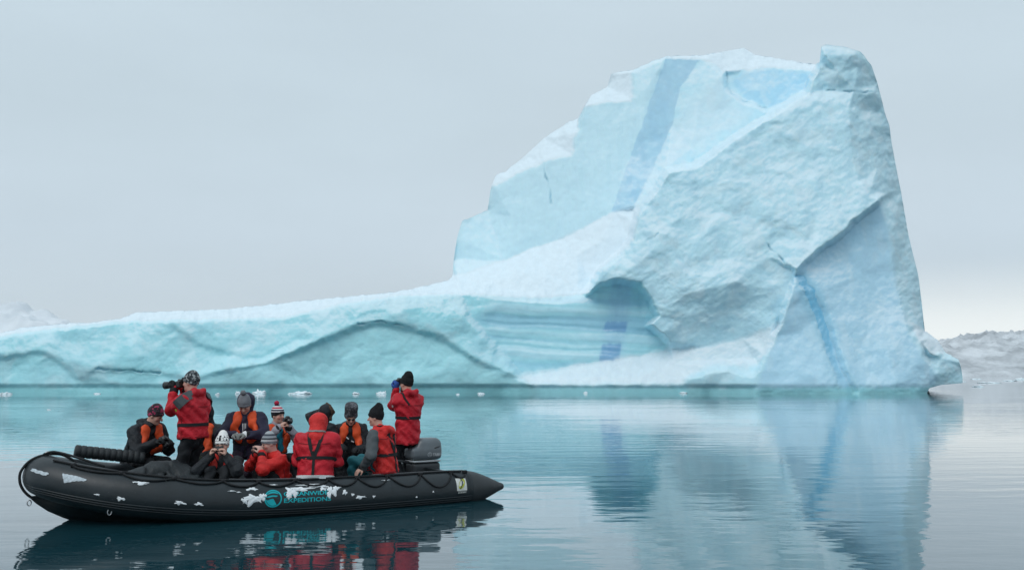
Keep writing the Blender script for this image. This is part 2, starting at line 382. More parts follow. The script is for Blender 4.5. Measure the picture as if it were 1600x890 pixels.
def raster_depth():
    pts, dep, edges = [], [], []
    def add(p):
        pts.append(Vector((p[0], p[1]))); dep.append(p[2]); return len(pts) - 1
    prev = None
    for p in SKY:
        i = add(p)
        if prev is not None: edges.append((prev, i))
        prev = i
        add((p[0], p[1] - 45, p[2]))
    for ln in LINES:
        prev = None
        for p in ln:
            i = add(p)
            if prev is not None and i != prev: edges.append((prev, i))
            prev = i
    for p in PTS: add(p)
    for p in ((BX0 - 5, BY0 - 5, 12), (BX1 + 5, BY0 - 5, 12), (BX0 - 5, BY1 + 5, 4), (BX1 + 5, BY1 + 5, 5)): add(p)
    V, E, F, ov, oe, of = delaunay_2d_cdt(pts, edges, [], 0, 0.01)
    vd = np.zeros(len(V))
    known = np.array([len(o) > 0 for o in ov])
    P0 = np.array([[p.x, p.y] for p in pts]); D0 = np.array(dep)
    for i, o in enumerate(ov):
        if len(o): vd[i] = np.mean([dep[k] for k in o])
        else:
            r = np.hypot(P0[:, 0] - V[i].x, P0[:, 1] - V[i].y); w = 1 / (r + 1) ** 3; vd[i] = (w * D0).sum() / w.sum()
    W, H = BX1 - BX0 + 1, BY1 - BY0 + 1
    D = np.zeros((H, W))
    for f in F:
        (x0, y0), (x1, y1), (x2, y2) = [(V[i].x - BX0, V[i].y - BY0) for i in f]
        a0, a1 = max(0, int(min(x0, x1, x2))), min(W - 1, int(max(x0, x1, x2)) + 1)
        b0, b1 = max(0, int(min(y0, y1, y2))), min(H - 1, int(max(y0, y1, y2)) + 1)
        if a1 < a0 or b1 < b0: continue
        gx, gy = np.meshgrid(np.arange(a0, a1 + 1), np.arange(b0, b1 + 1))
        den = (y1 - y2) * (x0 - x2) + (x2 - x1) * (y0 - y2)
        if abs(den) < 1e-9: continue
        l0 = ((y1 - y2) * (gx - x2) + (x2 - x1) * (gy - y2)) / den
        l1 = ((y2 - y0) * (gx - x2) + (x0 - x2) * (gy - y2)) / den
        l2 = 1 - l0 - l1
        m = (l0 >= -1e-6) & (l1 >= -1e-6) & (l2 >= -1e-6)
        d = l0 * vd[f[0]] + l1 * vd[f[1]] + l2 * vd[f[2]]
        sub = D[b0:b1 + 1, a0:a1 + 1]; sub[m] = d[m]
    return D
def blur(a, n):
    for _ in range(2):
        for ax in (0, 1):
            p = np.pad(a, [(n, n) if k == ax else (0, 0) for k in (0, 1)], mode='edge')
            c = np.cumsum(np.insert(p, 0, 0, axis=ax), axis=ax)
            k = 2 * n + 1
            a = (np.take(c, range(k, c.shape[ax]), axis=ax) - np.take(c, range(0, c.shape[ax] - k), axis=ax)) / k
    return a
def worley(x, y, seed):
    """melt scoops: shallow bowls meeting in ridges"""
    ix, iy = np.floor(x), np.floor(y); best = np.full(x.shape, 9.0)
    for dx in (-1, 0, 1):
        for dy in (-1, 0, 1):
            cx, cy = ix + dx, iy + dy
            best = np.minimum(best, (cx + _hash2(cx, cy, seed) - x) ** 2 + (cy + _hash2(cx, cy, seed + 50) - y) ** 2)
    return 0.5 - np.sqrt(best)
def sample(img, px, py):
    x = np.clip(px - BX0, 0, img.shape[1] - 1.001); y = np.clip(py - BY0, 0, img.shape[0] - 1.001)
    ix, iy = x.astype(int), y.astype(int); fx, fy = x - ix, y - iy
    return (img[iy, ix] * (1 - fx) + img[iy, ix + 1] * fx) * (1 - fy) + (img[iy + 1, ix] * (1 - fx) + img[iy + 1, ix + 1] * fx) * fy
GX, GY = np.meshgrid(np.arange(BX0, BX1 + 1), np.arange(BY0, BY1 + 1))
def poly(pts, soft=2):
    n = len(pts); pad = 3 * soft + 3
    x0, x1 = int(max(BX0, min(p[0] for p in pts) - pad)), int(min(BX1, max(p[0] for p in pts) + pad))
    y0, y1 = int(max(BY0, min(p[1] for p in pts) - pad)), int(min(BY1, max(p[1] for p in pts) + pad))
    gy = np.arange(y0, y1 + 1); gx = np.arange(x0, x1 + 1); m = np.zeros((len(gy), len(gx)), bool)
    for i in range(n):
        (xa, ya), (xb, yb) = pts[i], pts[(i + 1) % n]
        if ya == yb: continue
        r = np.nonzero((ya > gy) != (yb > gy))[0]
        if len(r): m[r] ^= gx[None, :] < ((xb - xa) * (gy[r] - ya) / (yb - ya) + xa)[:, None]
    out = np.zeros(GX.shape, np.float32)
    out[y0 - BY0:y1 - BY0 + 1, x0 - BX0:x1 - BX0 + 1] = blur(m.astype(np.float32), soft) if soft else m
    return out

D = raster_depth()
_soft = blur(((GX < 800) & (GY > 478)).astype(float), 12)
D = blur(D, 1) * (1 - _soft) + blur(D, 3) * _soft
# ice colour (arch lightened, facet shaded by paint): snow cover, teal meltwater-scoured ice, bluish refrozen bands, clear blue veins
m_snow = np.clip(poly([(-420, 600), (-200, 540), (0, 515), (190, 480), (440, 460), (700, 420), (716, 431), (788, 407), (835, 388), (880, 372), (962, 330), (1000, 321), (990, 372), (972, 392), (940, 416), (922, 440), (920, 457),
                       (850, 463), (720, 458), (620, 460), (540, 472), (472, 487), (440, 494), (300, 497), (190, 500), (110, 508), (0, 523), (-60, 540), (-200, 570), (-420, 618)], 2)
    + poly([(760, 300), (765, 285), (790, 255), (850, 205), (904, 175), (900, 205), (894, 241), (850, 251), (800, 274), (768, 290)], 2)
    + poly([(915, 170), (920, 140), (945, 125), (950, 105), (988, 105), (988, 157), (935, 159)], 2)
    + poly([(1040, 91), (1096, 80), (1162, 65), (1280, 92), (1272, 109), (1235, 105), (1195, 103), (1165, 109), (1134, 113), (1120, 100), (1096, 91)], 2), 0, 1)
m_ledge = np.clip(poly([(805, 588), (870, 576), (940, 564), (1044, 546), (1100, 541), (1160, 528), (1225, 500), (1205, 540), (1186, 570), (1160, 574), (1135, 567), (1105, 571), (1083, 586), (1060, 600), (900, 600), (830, 600)], 3)
    + poly([(1421, 500), (1446, 515), (1466, 530), (1478, 550), (1455, 553), (1440, 540)], 2), 0, 1)
m_teal = poly([(-420, 640), (-420, 590), (0, 520), (190, 498), (440, 492), (620, 459), (720, 458), (850, 463), (920, 456), (940, 440), (965, 432), (1002, 440), (1020, 468), (1030, 493), (1014, 508), (1045, 532), (1042, 548), (940, 565), (870, 577), (815, 584), (830, 602), (830, 640)], 3)
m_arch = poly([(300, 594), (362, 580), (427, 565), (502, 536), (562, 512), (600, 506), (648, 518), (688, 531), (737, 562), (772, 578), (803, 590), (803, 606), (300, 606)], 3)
m_strata = poly([(775, 462), (850, 464), (920, 456), (940, 440), (965, 432), (1002, 440), (1020, 468), (1030, 493), (1014, 508), (1045, 532), (1042, 548), (940, 565), (870, 577), (815, 584), (790, 570), (770, 540), (745, 505)], 8)
m_band = poly([(1042, 86), (1098, 86), (1062, 140), (1050, 195), (1022, 262), (987, 330), (955, 333), (985, 243), (1012, 170)], 2)
m_facet = poly([(1375, 314), (1388, 352), (1396, 420), (1408, 478), (1421, 522), (1442, 558), (1466, 588), (1450, 612), (1180, 612), (1200, 556), (1228, 490), (1240, 440), (1247, 420), (1287, 386), (1313, 370), (1335, 347)], 3)
m_vein = poly([(1241, 430), (1254, 428), (1270, 452), (1287, 492), (1301, 540), (1315, 580), (1332, 615), (1316, 615), (1302, 580), (1289, 540), (1274, 495), (1260, 462)], 2)
m_veinw = poly([(1236, 428), (1262, 424), (1282, 452), (1298, 492), (1312, 540), (1328, 580), (1348, 615), (1312, 615), (1296, 580), (1283, 540), (1267, 500), (1250, 470)], 4)
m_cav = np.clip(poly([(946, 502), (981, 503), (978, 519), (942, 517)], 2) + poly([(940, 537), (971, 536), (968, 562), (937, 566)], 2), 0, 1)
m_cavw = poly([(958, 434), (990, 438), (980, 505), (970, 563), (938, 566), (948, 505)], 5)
m_rough = poly([(1283, 60), (1400, 60), (1400, 300), (1375, 311), (1335, 347), (1287, 386), (1245, 420), (1228, 490), (1190, 560), (1090, 570), (1045, 545), (1030, 493), (1000, 440), (960, 433), (925, 445), (985, 370), (1005, 320), (1044, 266), (1172, 200), (1265, 140)], 4)
m_white = np.clip(poly([(1040, 262), (1060, 250), (1160, 190), (1200, 176), (1150, 160), (1130, 118), (1080, 150), (1055, 200), (1030, 262)], 8), 0, 1)
m_panel = poly([(1142, 128), (1165, 112), (1195, 106), (1270, 112), (1258, 140), (1230, 157), (1203, 170), (1165, 155)], 2)
m_slab = poly([(722, 340), (768, 292), (850, 254), (895, 244), (914, 167), (988, 160), (992, 112), (1040, 90), (1012, 170), (985, 243), (956, 331), (880, 372), (788, 407), (712, 431)], 3)
_cr = np.zeros(GX.shape)
for c in ([(848, 250), (851, 268), (858, 290), (862, 318)], [(1134, 112), (1137, 130), (1142, 146), (1160, 156), (1180, 165), (1201, 172)], [(1011, 375), (1020, 371), (1030, 366)],
          [(1196, 380), (1215, 398), (1236, 420)], [(560, 506), (600, 502), (640, 511)], [(150, 576), (190, 578), (250, 582)], [(1287, 141), (1320, 144), (1366, 143)]):
    for (xa, ya), (xb, yb) in zip(c[:-1], c[1:]):
        sl_ = (slice(min(ya, yb) - 5 - BY0, max(ya, yb) + 6 - BY0), slice(min(xa, xb) - 5 - BX0, max(xa, xb) + 6 - BX0)); gx_, gy_ = GX[sl_], GY[sl_]
        t = np.clip(((gx_ - xa) * (xb - xa) + (gy_ - ya) * (yb - ya)) / ((xb - xa) ** 2 + (yb - ya) ** 2), 0, 1)
        dd = np.hypot(gx_ - xa - t * (xb - xa), gy_ - ya - t * (yb - ya))
        _cr[sl_] = np.maximum(_cr[sl_], np.clip(1.15 - dd / 1.3, 0, 1) * (0.55 + 0.45 * np.sin(gx_ * 0.21 + gy_ * 0.13)))
m_crack = _cr

def build_iceberg():
    NU, NV = 1240, 380
    us = np.linspace(BX0, 1504, NU)
    sx, sy = [p[0] for p in SKY], [p[1] for p in SKY]
    ytop = np.interp(us, sx, sy)
    ytop = ytop + 1.3 * fbm(us / 13.0, us * 0, 3, 41) * np.clip((ytop - 60) / 30, 0.4, 1)
    ybot = np.interp(us, [BX0, 1436, 1452, 1470, 1504], [640, 640, 606, 601, 598])
    ytop = np.minimum(ytop, ybot - 4)
    rows = np.concatenate([np.arange(640, 424, -1.2), np.linspace(424, 68, NV - len(np.arange(640, 424, -1.2)))])
    PX = np.repeat(us[:, None], NV, 1)
    RAW = np.repeat(rows[None, :], NU, 0)
    PY = np.clip(RAW, ytop[:, None], ybot[:, None])                           # rows beyond the outline collapse onto it
    live = (RAW[:, :-1] > ytop[:, None]) & (RAW[:, 1:] < ybot[:, None])
    # ragged edges: warp the region lookups a little
    wx = 2.2 * fbm(PX / 16, PY / 16, 3, 3); wy = 2.2 * fbm(PX / 16, PY / 16, 3, 8)
    S = lambda im, k=1.0: sample(im, PX + wx * k, PY + wy * k)
    d = S(D, 0.7)
    s_snow, s_ledge, s_teal, s_str, s_band, s_fac = S(m_snow, 0.8), S(m_ledge), S(m_teal), S(m_strata), S(m_band, 0.7), S(m_facet)
    s_vein, s_veinw, s_cav, s_cavw, s_rough, s_white, s_panel, s_slab, s_crack = S(m_vein), S(m_veinw), S(m_cav, 0.5), S(m_cavw), S(m_rough), S(m_white), S(m_panel), S(m_slab), S(m_crack)
    Yb = Y0 + d
    x, y = (PX - 800) / FPX, (445 - PY) / FPX
    c, s = math.cos(PITCH), math.sin(PITCH)
    rx, rz = x / (c - y * s), (s + y * c) / (c - y * s)
    X, Z = rx * Yb, CAM_H + rz * Yb
    smooth = np.clip(s_snow + 0.8 * s_slab + 0.8 * s_panel + 0.7 * s_str + 0.6 * s_ledge, 0, 1)
    ws = 0.6 * fbm(X / 4, Z / 4, 2, 71)
    big = fbm(X / 7.5, Z / 7.0 + 0.4 * ws, 2, 11, gain=0.4)
    mid = fbm(X / 3.2, Z / 2.4 + ws, 2, 19, gain=0.4)
    stre = fbm((X * 0.85 + Z * 0.5) / 5.0, (Z * 0.85 - X * 0.5) / 1.3, 4, 79, gain=0.6)
    rid = fbm(X / 3.4 + ws, Z / 2.6, 4, 21, ridged=True) - 0.6
    fin = fbm(X / 0.8, Z / 0.65 + ws, 4, 31)
    scal = fbm(X / 1.7 + 5, Z / 1.3, 3, 51, ridged=True) - 0.5
    scoop = worley(X / 2.6 + 0.5 * ws, Z / 2.0, 7) * 0.7 + worley(X / 1.05, Z / 0.85 + ws, 9) * 0.3
    patch = 0.25 + 0.75 * sstep(-0.15, 0.35, fbm(X / 7.0, Z / 6.0, 2, 88))
    edge = np.clip((ybot[:, None] - PY) / 14, 0, 1) * np.clip((PY - ytop[:, None]) / 7, 0.15, 1)
    amp = (1 - smooth)
    disp = amp * (0.45 * big + 0.012 * fin) + s_rough * (0.05 * scoop * patch + 0.030 * fin + 0.050 * stre + 0.14 * mid) + s_teal * (1 - s_str) * (1 - s_snow) * (0.06 * scoop * patch + 0.04 * rid + 0.014 * fin + 0.10 * mid)
    disp = disp + smooth * (0.16 * big + 0.008 * fin) + s_slab * (0.05 * fbm(X / 0.9, Z / 6.0, 3, 61)) + s_snow * 0.05 * rid
    strat = fbm(Z * 0.62 + 0.035 * X + 0.12 * fbm(X / 6, Z / 3, 2, 83), X * 0.02, 3, 91, gain=0.45)
    disp = disp + s_str * (0.22 * strat) + 0.35 * s_crack + s_vein * 0.25
    d2 = d + disp * edge * (0.25 + 0.75 * sstep(0.4, 2.2, Z))
    # wave-cut notch along the water
    Zw = CAM_H + rz * Yb
    notch = sstep(1.0, 0.45, Zw) * (1 - 0.5 * s_fac)
    d2 = d2 + notch * (0.35 + 0.10 * fbm(X / 5, Z * 0, 2, 101))
    Yb = Y0 + d2
    X, Z = rx * Yb, CAM_H + rz * Yb
    P = np.stack([X, Yb, Z], -1)
    du = np.gradient(P, axis=0); dv = np.gradient(P, axis=1)
    N = np.cross(du, dv); N /= np.linalg.norm(N, axis=-1, keepdims=True) + 1e-9
    N *= -np.sign(N[NU // 2, 60, 1])
    bad = np.abs(np.linalg.norm(N, axis=-1) - 1) > 0.01
    N[bad] = (0, -0.8, 0.6)
    # ---- colour
    def C(*c): return np.array(c)[None, None, :]
    def mix(a, b, m): return a + (b - a) * np.clip(m, 0, 1)[..., None]
    col = np.broadcast_to(C(0.575, 0.835, 0.935), P.shape).copy()               # bubbly white-blue ice
    col = mix(col, C(0.625, 0.85, 0.94), s_slab)
    col = mix(col, C(0.47, 0.745, 0.89), s_panel)
    low = sstep(9.5, 1.0, Z)
    col = mix(col, C(0.50, 0.785, 0.87), low * 0.55)
    col = mix(col, C(0.385, 0.765, 0.835), s_teal * (0.80 + 0.22 * fbm(X / 6, Z / 5, 3, 111)))
    pale = sstep(0.05, 0.55, fbm(X / 2.6, Z / 1.8 + ws, 5, 121) + 0.25 * rid)
    col = mix(col, C(0.72, 0.86, 0.91), pale * (0.36 - 0.12 * s_teal) * (1 - s_slab) * (1 - 0.8 * s_str))
    vein2 = sstep(0.80, 0.97, fbm((X + 0.5 * Z) / 7.0, (Z - 0.4 * X) / 2.6 + ws, 2, 181, ridged=True, gain=0.35) / 1.1)
    col = mix(col, C(0.40, 0.69, 0.80), vein2 * 0.30 * s_rough)
    col = mix(col, C(0.46, 0.83, 0.895), S(m_arch) * (0.85 + 0.2 * fin))  # arch recess painted paler to offset its own shade
    stn = sstep(0.0, 0.6, fbm(X / 1.1, Z / 3.4, 4, 131))
    col = mix(col, C(0.45, 0.70, 0.81), stn * 0.30 * s_rough)
    col = mix(col, C(0.475, 0.735, 0.885), s_fac * 0.85)  # facet's shade partly painted in as greyer ice
    col = mix(col, C(0.64, 0.82, 0.90), s_fac * 0.30 * sstep(0.1, 0.6, fbm(X / 1.6, Z / 3.2, 4, 141)))
    col = mix(col, C(0.36, 0.66, 0.80), s_str * sstep(-0.25, 0.4, strat) * 0.75)
    col = mix(col, C(0.55, 0.81, 0.90), s_str * sstep(0.0, 0.5, -strat) * 0.7)
    col = mix(col, C(0.44, 0.68, 0.83), sstep(0.3, 0.7, s_band) * (0.75 + 0.2 * fbm(X / 1.2, Z / 6, 3, 151)))
    col = mix(col, C(0.70, 0.85, 0.92), s_white * 0.6)
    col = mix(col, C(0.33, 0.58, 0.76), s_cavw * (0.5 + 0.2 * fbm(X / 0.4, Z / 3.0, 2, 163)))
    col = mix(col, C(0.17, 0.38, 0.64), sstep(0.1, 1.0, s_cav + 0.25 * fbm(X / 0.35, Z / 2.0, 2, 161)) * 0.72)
    vf = sstep(1.0, 8.0, Z)
    col = mix(col, C(0.34, 0.64, 0.80), s_veinw * (0.40 + 0.35 * vf))
    col = mix(col, C(0.10, 0.46, 0.72), sstep(0.35, 0.65, s_vein + 0.18 * fin) * (0.22 + 0.58 * vf) * (0.8 + 0.3 * fbm(X / 0.6, Z / 1.5, 3, 171)))
    up = sstep(0.30, 0.62, N[..., 2] + 0.05 * fin)
    snow = np.clip(np.maximum(s_snow, s_ledge * 0.75) + up * (0.6 - 0.4 * low), 0, 1) * (1 - 0.6 * s_vein)
    col = mix(col, C(0.76, 0.86, 0.915), snow)
    col = mix(col, C(0.22, 0.54, 0.66), s_crack * 0.6)
    wet = sstep(0.85, 0.35, Z + 0.15 * fin) * sstep(1500, 1440, PX)
    col = mix(col, C(0.26, 0.62, 0.67), wet * 0.75)
    col = np.clip(col * (1.01 + 0.035 * fin[..., None]), 0, 0.985)
    idx = np.arange(NU * NV).reshape(NU, NV)
    Fq = np.stack([idx[:-1, :-1], idx[1:, :-1], idx[1:, 1:], idx[:-1, 1:]], -1)
    fc = lambda a: 0.25 * (a[:-1, :-1] + a[1:, :-1] + a[1:, 1:] + a[:-1, 1:])
    fx, fy = fc(PX), fc(PY)
    cls = np.zeros(fx.shape, int) + np.where(live[:-1] | live[1:], 0, -1)
    cls0 = cls.copy()                                             # 0 tower, 1 shelf, 2 snow, 3 vein, 4 cave vein
    cls[fc(s_teal) > 0.5] = 1
    cls[fc(s_snow) > 0.5] = 2
    cls[fc(s_vein) > 0.5] = 3
    cls[(fc(s_cav) > 0.5)] = 4
    cls[cls0 < 0] = -1
    # stray specks join the region round them
    seen = np.zeros(cls.shape, bool); W2, H2 = cls.shape; cl = cls.tolist()
    for i0, j0 in np.argwhere(cls >= 0).tolist():
        if seen[i0, j0]: continue
        k = cl[i0][j0]; comp = [(i0, j0)]; seen[i0, j0] = True; nb = {}; q = 0
        while q < len(comp):
            i, j = comp[q]; q += 1
            for a_, b_ in ((i + 1, j), (i - 1, j), (i, j + 1), (i, j - 1)):
                if 0 <= a_ < W2 and 0 <= b_ < H2:
                    kk = cl[a_][b_]
                    if kk == k:
                        if not seen[a_, b_]: seen[a_, b_] = True; comp.append((a_, b_))
                    elif kk >= 0: nb[kk] = nb.get(kk, 0) + 1
        if len(comp) < 500:
            kk = max(nb, key=nb.get) if nb else -1
            for i, j in comp: cls[i, j] = kk
    root = empty("iceberg", (at(1050, HORIZON, Y0 + 12).x, Y0 + 12, 0))
    tag(root, "towering pale blue iceberg with a snowy pinnacle and long low shelf behind the boat", "iceberg")
    off = np.array(root.location)
    mat = vcol("glacier_ice", rough=0.55, spec=0.25, bump=(5.0, 0.10, 0.03))
    vmat = vcol("clear_blue_ice", rough=0.3, spec=0.4, bump=(5.0, 0.10, 0.03))
    ib_ = mat.node_tree.nodes["Principled BSDF"]                              # light travels a little way through the ice
    ib_.inputs["Subsurface Weight"].default_value = 0.30; ib_.inputs["Subsurface Radius"].default_value = (0.85, 0.9, 1.0); ib_.inputs["Subsurface Scale"].default_value = 0.9
    smat = vcol("packed_snow", rough=0.8, spec=0.15, bump=(3.0, 0.10, 0.03))
    names = {0: "ice_tower", 1: "ice_shelf", 2: "snow_cover", 3: "blue_vein", 4: "blue_vein"}
    labs = {0: "pale rough ice tower with pinnacle", 1: "teal low ice wall", 2: "white snow on the flat tops", 3: "bright blue vein down the right face", 4: "dark blue patches inside the arch"}
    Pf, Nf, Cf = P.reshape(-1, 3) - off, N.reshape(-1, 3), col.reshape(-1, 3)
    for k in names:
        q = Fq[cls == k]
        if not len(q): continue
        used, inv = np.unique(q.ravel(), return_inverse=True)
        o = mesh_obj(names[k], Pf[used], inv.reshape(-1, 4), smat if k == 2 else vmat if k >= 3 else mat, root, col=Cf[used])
        o["label"] = labs[k]
        if len(o.data.vertices) == len(used):
            o.data.normals_split_custom_set_from_vertices(Nf[used].tolist())
    # the far side, unseen from here but closing the volume
    us2 = us; NB = 12
    yt, yb = ytop, ybot; dt = Yb[np.arange(len(us2)), np.argmin(np.abs(rows[None, :] - yt[:, None]), axis=1)]
    VB = np.zeros((len(us2), NB, 3)); th = np.clip((610 - yt) / 500 * 26 + 4, 1, 30) * np.clip((us2 - BX0) / 60, 0, 1) * np.clip((1504 - us2) / 40, 0, 1)
    dmx = Yb.max(axis=1)
    for j in range(NB):
        t = j / (NB - 1)
        py = yt + (yb - yt) * t
        base = dt + (np.maximum(dmx, dt) - dt) * min(1, t * 3)
        Yd = base + th * math.sin(min(1, t * 1.6) * math.pi / 2) + 0.02
        yy = (445 - py) / FPX; rxx = (us2 - 800) / FPX / (c - yy * s); rzz = (s + yy * c) / (c - yy * s)
        VB[:, j] = np.stack([rxx * Yd, Yd, CAM_H + rzz * Yd], -1)
    ib = np.arange(len(us2) * NB).reshape(len(us2), NB)
    FB = np.stack([ib[:-1, :-1], ib[1:, :-1], ib[1:, 1:], ib[:-1, 1:]], -1).reshape(-1, 4)
    mesh_obj("ice_back", VB.reshape(-1, 3) - off, FB, smat, root, col=np.broadcast_to(np.array([[0.70, 0.84, 0.90]]), (ib.size, 3)))
    # underside of the overhanging foot on the right
    k = us >= 1440
    top, bot = P[k, 0], np.stack([rx[k, 0] * (Yb[k].max(axis=1) + 3), Yb[k].max(axis=1) + 3, Z[k, 0] + 0.1], -1)
    n = len(top); VU = np.concatenate([top, bot]); FU = [(i, i + 1, n + i + 1, n + i) for i in range(n - 1)]
    mesh_obj("ice_foot", VU - off, FU, mat, root, col=np.broadcast_to(np.array([[0.35, 0.66, 0.72]]), (2 * n, 3)))
    return root
iceberg = build_iceberg()

# ------------------------------------------------------------------ implicit-surface modelling (bodies, clothes, engine cover)
def smin(a, b, k):
    if k <= 0: return np.minimum(a, b)
    h = np.maximum(k - np.abs(a - b), 0) / k
    return np.minimum(a, b) - h * h * k * 0.25
class Field:
    """smooth union / difference of rounded cones, ellipsoids and boxes"""
    def __init__(s): s.p = []; s.nz = None
    def _add(s, fn, lo, hi, k, op): s.p.append((fn, np.array(lo, float), np.array(hi, float), k, op)); return s
    def cone(s, a, b, ra, rb=None, k=0.03, op='+', flat=None):
        a, b = np.array(a, float), np.array(b, float); rb = ra if rb is None else rb
        ba = b - a; L = max(ba @ ba, 1e-9)
        if flat is not None: ax, fl = np.array(flat[0], float), flat[1]          # squash along an axis
        def fn(P):
            q = P - a; t = np.clip((q @ ba) / L, 0, 1)
            r = q - t[..., None] * ba
            if flat is not None:
                h = (r @ ax)[..., None] * ax; r = (r - h) + h / fl
            d = np.sqrt((r * r).sum(-1)) - (ra + t * (rb - ra))
            return d * (fl if flat is not None and fl < 1 else 1) ** 0.5
        m = max(ra, rb) + k
        return s._add(fn, np.minimum(a, b) - m, np.maximum(a, b) + m, k, op)
    def ell(s, c, r, R=None, k=0.03, op='+'):
        c, r = np.array(c, float), np.array(r, float); R = np.eye(3) if R is None else np.array(R)
        def fn(P):
            q = (P - c) @ R
            k0 = np.sqrt(((q / r) ** 2).sum(-1)); k1 = np.sqrt(((q / (r * r)) ** 2).sum(-1)) + 1e-9
            return k0 * (k0 - 1) / k1
        m = r.max() + k + 0.01
        return s._add(fn, c - m, c + m, k, op)
    def box(s, c, h, rnd=0.02, R=None, k=0.02, op='+'):
        c, h = np.array(c, float), np.array(h, float); R = np.eye(3) if R is None else np.array(R)
        def fn(P):
            q = np.abs((P - c) @ R) - h + rnd
            return np.sqrt((np.maximum(q, 0) ** 2).sum(-1)) + np.minimum(q.max(-1), 0) - rnd
        m = np.linalg.norm(h) + k
        return s._add(fn, c - m, c + m, k, op)
    def plane(s, c, n, k=0.01):
        """keep only what lies on the side the normal points away from"""
        c, n = np.array(c, float), np.array(n, float); n = n / np.linalg.norm(n)
        return s._add(lambda P: (P - c) @ n, (-9, -9, -9), (9, 9, 9), k, '&')
    def __call__(s, P):
        P = np.asarray(P, float); F = np.full(P.shape[:-1], 1.0)
        for fn, lo, hi, k, op in s.p: F = s._comb(F, fn(P), k, op)
        return F
    @staticmethod
    def _comb(F, d, k, op):
        if op == '+': return smin(F, d, k)
        if op == '-': return -smin(-F, d, k)
        return -smin(-F, -d, k)
    def mesh(s, h):
        los = np.array([p[1] for p in s.p if p[4] == '+']); his = np.array([p[2] for p in s.p if p[4] == '+'])
        o = los.min(0) - 3 * h; n = np.ceil((his.max(0) - o) / h).astype(int) + 4
        F = np.full(tuple(n), 1.0)
        ax = [o[i] + np.arange(n[i]) * h for i in range(3)]
        for fn, lo, hi, k, op in s.p:
            i0 = np.clip(np.floor((lo - o) / h).astype(int) - 1, 0, n); i1 = np.clip(np.ceil((hi - o) / h).astype(int) + 2, 0, n)
            if (i1 <= i0).any(): continue
            sl = tuple(slice(a, b) for a, b in zip(i0, i1))
            G = np.stack(np.meshgrid(ax[0][sl[0]], ax[1][sl[1]], ax[2][sl[2]], indexing='ij'), -1)
            F[sl] = s._comb(F[sl], fn(G), k, op)
        if s.nz is not None:
            band = np.abs(F) < 0.05; I = np.argwhere(band)
            F[band] += s.nz(o + I * h)
        return surfnet(F, o, h)
CORN = np.array([(i, j, k) for i in (0, 1) for j in (0, 1) for k in (0, 1)])
EDG = [(a, b) for a in range(8) for b in range(a + 1, 8) if np.abs(CORN[a] - CORN[b]).sum() == 1]
def surfnet(F, o, h):
    ins = F < 0; n = np.array(F.shape)
    cnt = sum(ins[c[0]:n[0] - 1 + c[0], c[1]:n[1] - 1 + c[1], c[2]:n[2] - 1 + c[2]].astype(np.int8) for c in CORN)
    act = np.argwhere((cnt > 0) & (cnt < 8))
    idx = np.full(tuple(n - 1), -1, int); idx[tuple(act.T)] = np.arange(len(act))
    val = np.stack([F[tuple((act + c).T)] for c in CORN], -1)
    pos = np.zeros((len(act), 3)); num = np.zeros(len(act))
    for a, b in EDG:
        va, vb = val[:, a], val[:, b]; m = (va < 0) != (vb < 0)
        t = np.where(m, va / np.where(m, va - vb, 1), 0)[:, None]
        pos += np.where(m[:, None], CORN[a] + t * (CORN[b] - CORN[a]), 0); num += m
    V = o + (act + pos / num[:, None]) * h
    Q = []
    for ax in range(3):
        u, w = (ax + 1) % 3, (ax + 2) % 3
        s0 = [slice(None)] * 3; s1 = [slice(None)] * 3; s0[ax] = slice(0, -1); s1[ax] = slice(1, None)
        a, b = ins[tuple(s0)], ins[tuple(s1)]
        E = np.argwhere(a != b)
        E = E[(E[:, u] > 0) & (E[:, w] > 0) & (E[:, u] < n[u] - 1) & (E[:, w] < n[w] - 1)]
        eu = np.zeros(3, int); eu[u] = 1; ew = np.zeros(3, int); ew[w] = 1
        q = np.stack([idx[tuple((E - eu - ew).T)], idx[tuple((E - ew).T)], idx[tuple(E.T)], idx[tuple((E - eu).T)]], -1)
        fl = ~a[tuple(E.T)]
        q[fl] = q[fl][:, ::-1]
        Q.append(q)
    Q = np.concatenate(Q); Q = Q[(Q >= 0).all(1)]
    return V, Q
def project(f, P, n=6, off=0.0):
    P = np.array(P, float); e = 1e-3
    for _ in range(n):
        d = f(P) - off
        g = np.stack([f(P + e * np.eye(3)[i]) - f(P - e * np.eye(3)[i]) for i in range(3)], -1)
        g /= np.linalg.norm(g, axis=-1, keepdims=True) + 1e-9
        P = P - d[..., None] * g
    return P, g
def resample(pts, n):
    pts = np.array(pts, float); L = np.r_[0, np.cumsum(np.linalg.norm(np.diff(pts, axis=0), axis=1))]
    t = np.linspace(0, L[-1], n)
    return np.stack([np.interp(t, L, pts[:, i]) for i in range(pts.shape[1])], -1)
def catmull(pts, n):
    P = np.array(pts, float); P = np.vstack([2 * P[0] - P[1], P, 2 * P[-1] - P[-2]]); out = []
    for i in range(1, len(P) - 2):
        for t in np.linspace(0, 1, n, endpoint=False):
            a, b, c, d = P[i - 1], P[i], P[i + 1], P[i + 2]
            out.append(0.5 * (2 * b + (c - a) * t + (2 * a - 5 * b + 4 * c - d) * t * t + (3 * b - a - 3 * c + d) * t ** 3))
    out.append(P[-2]); return np.array(out)
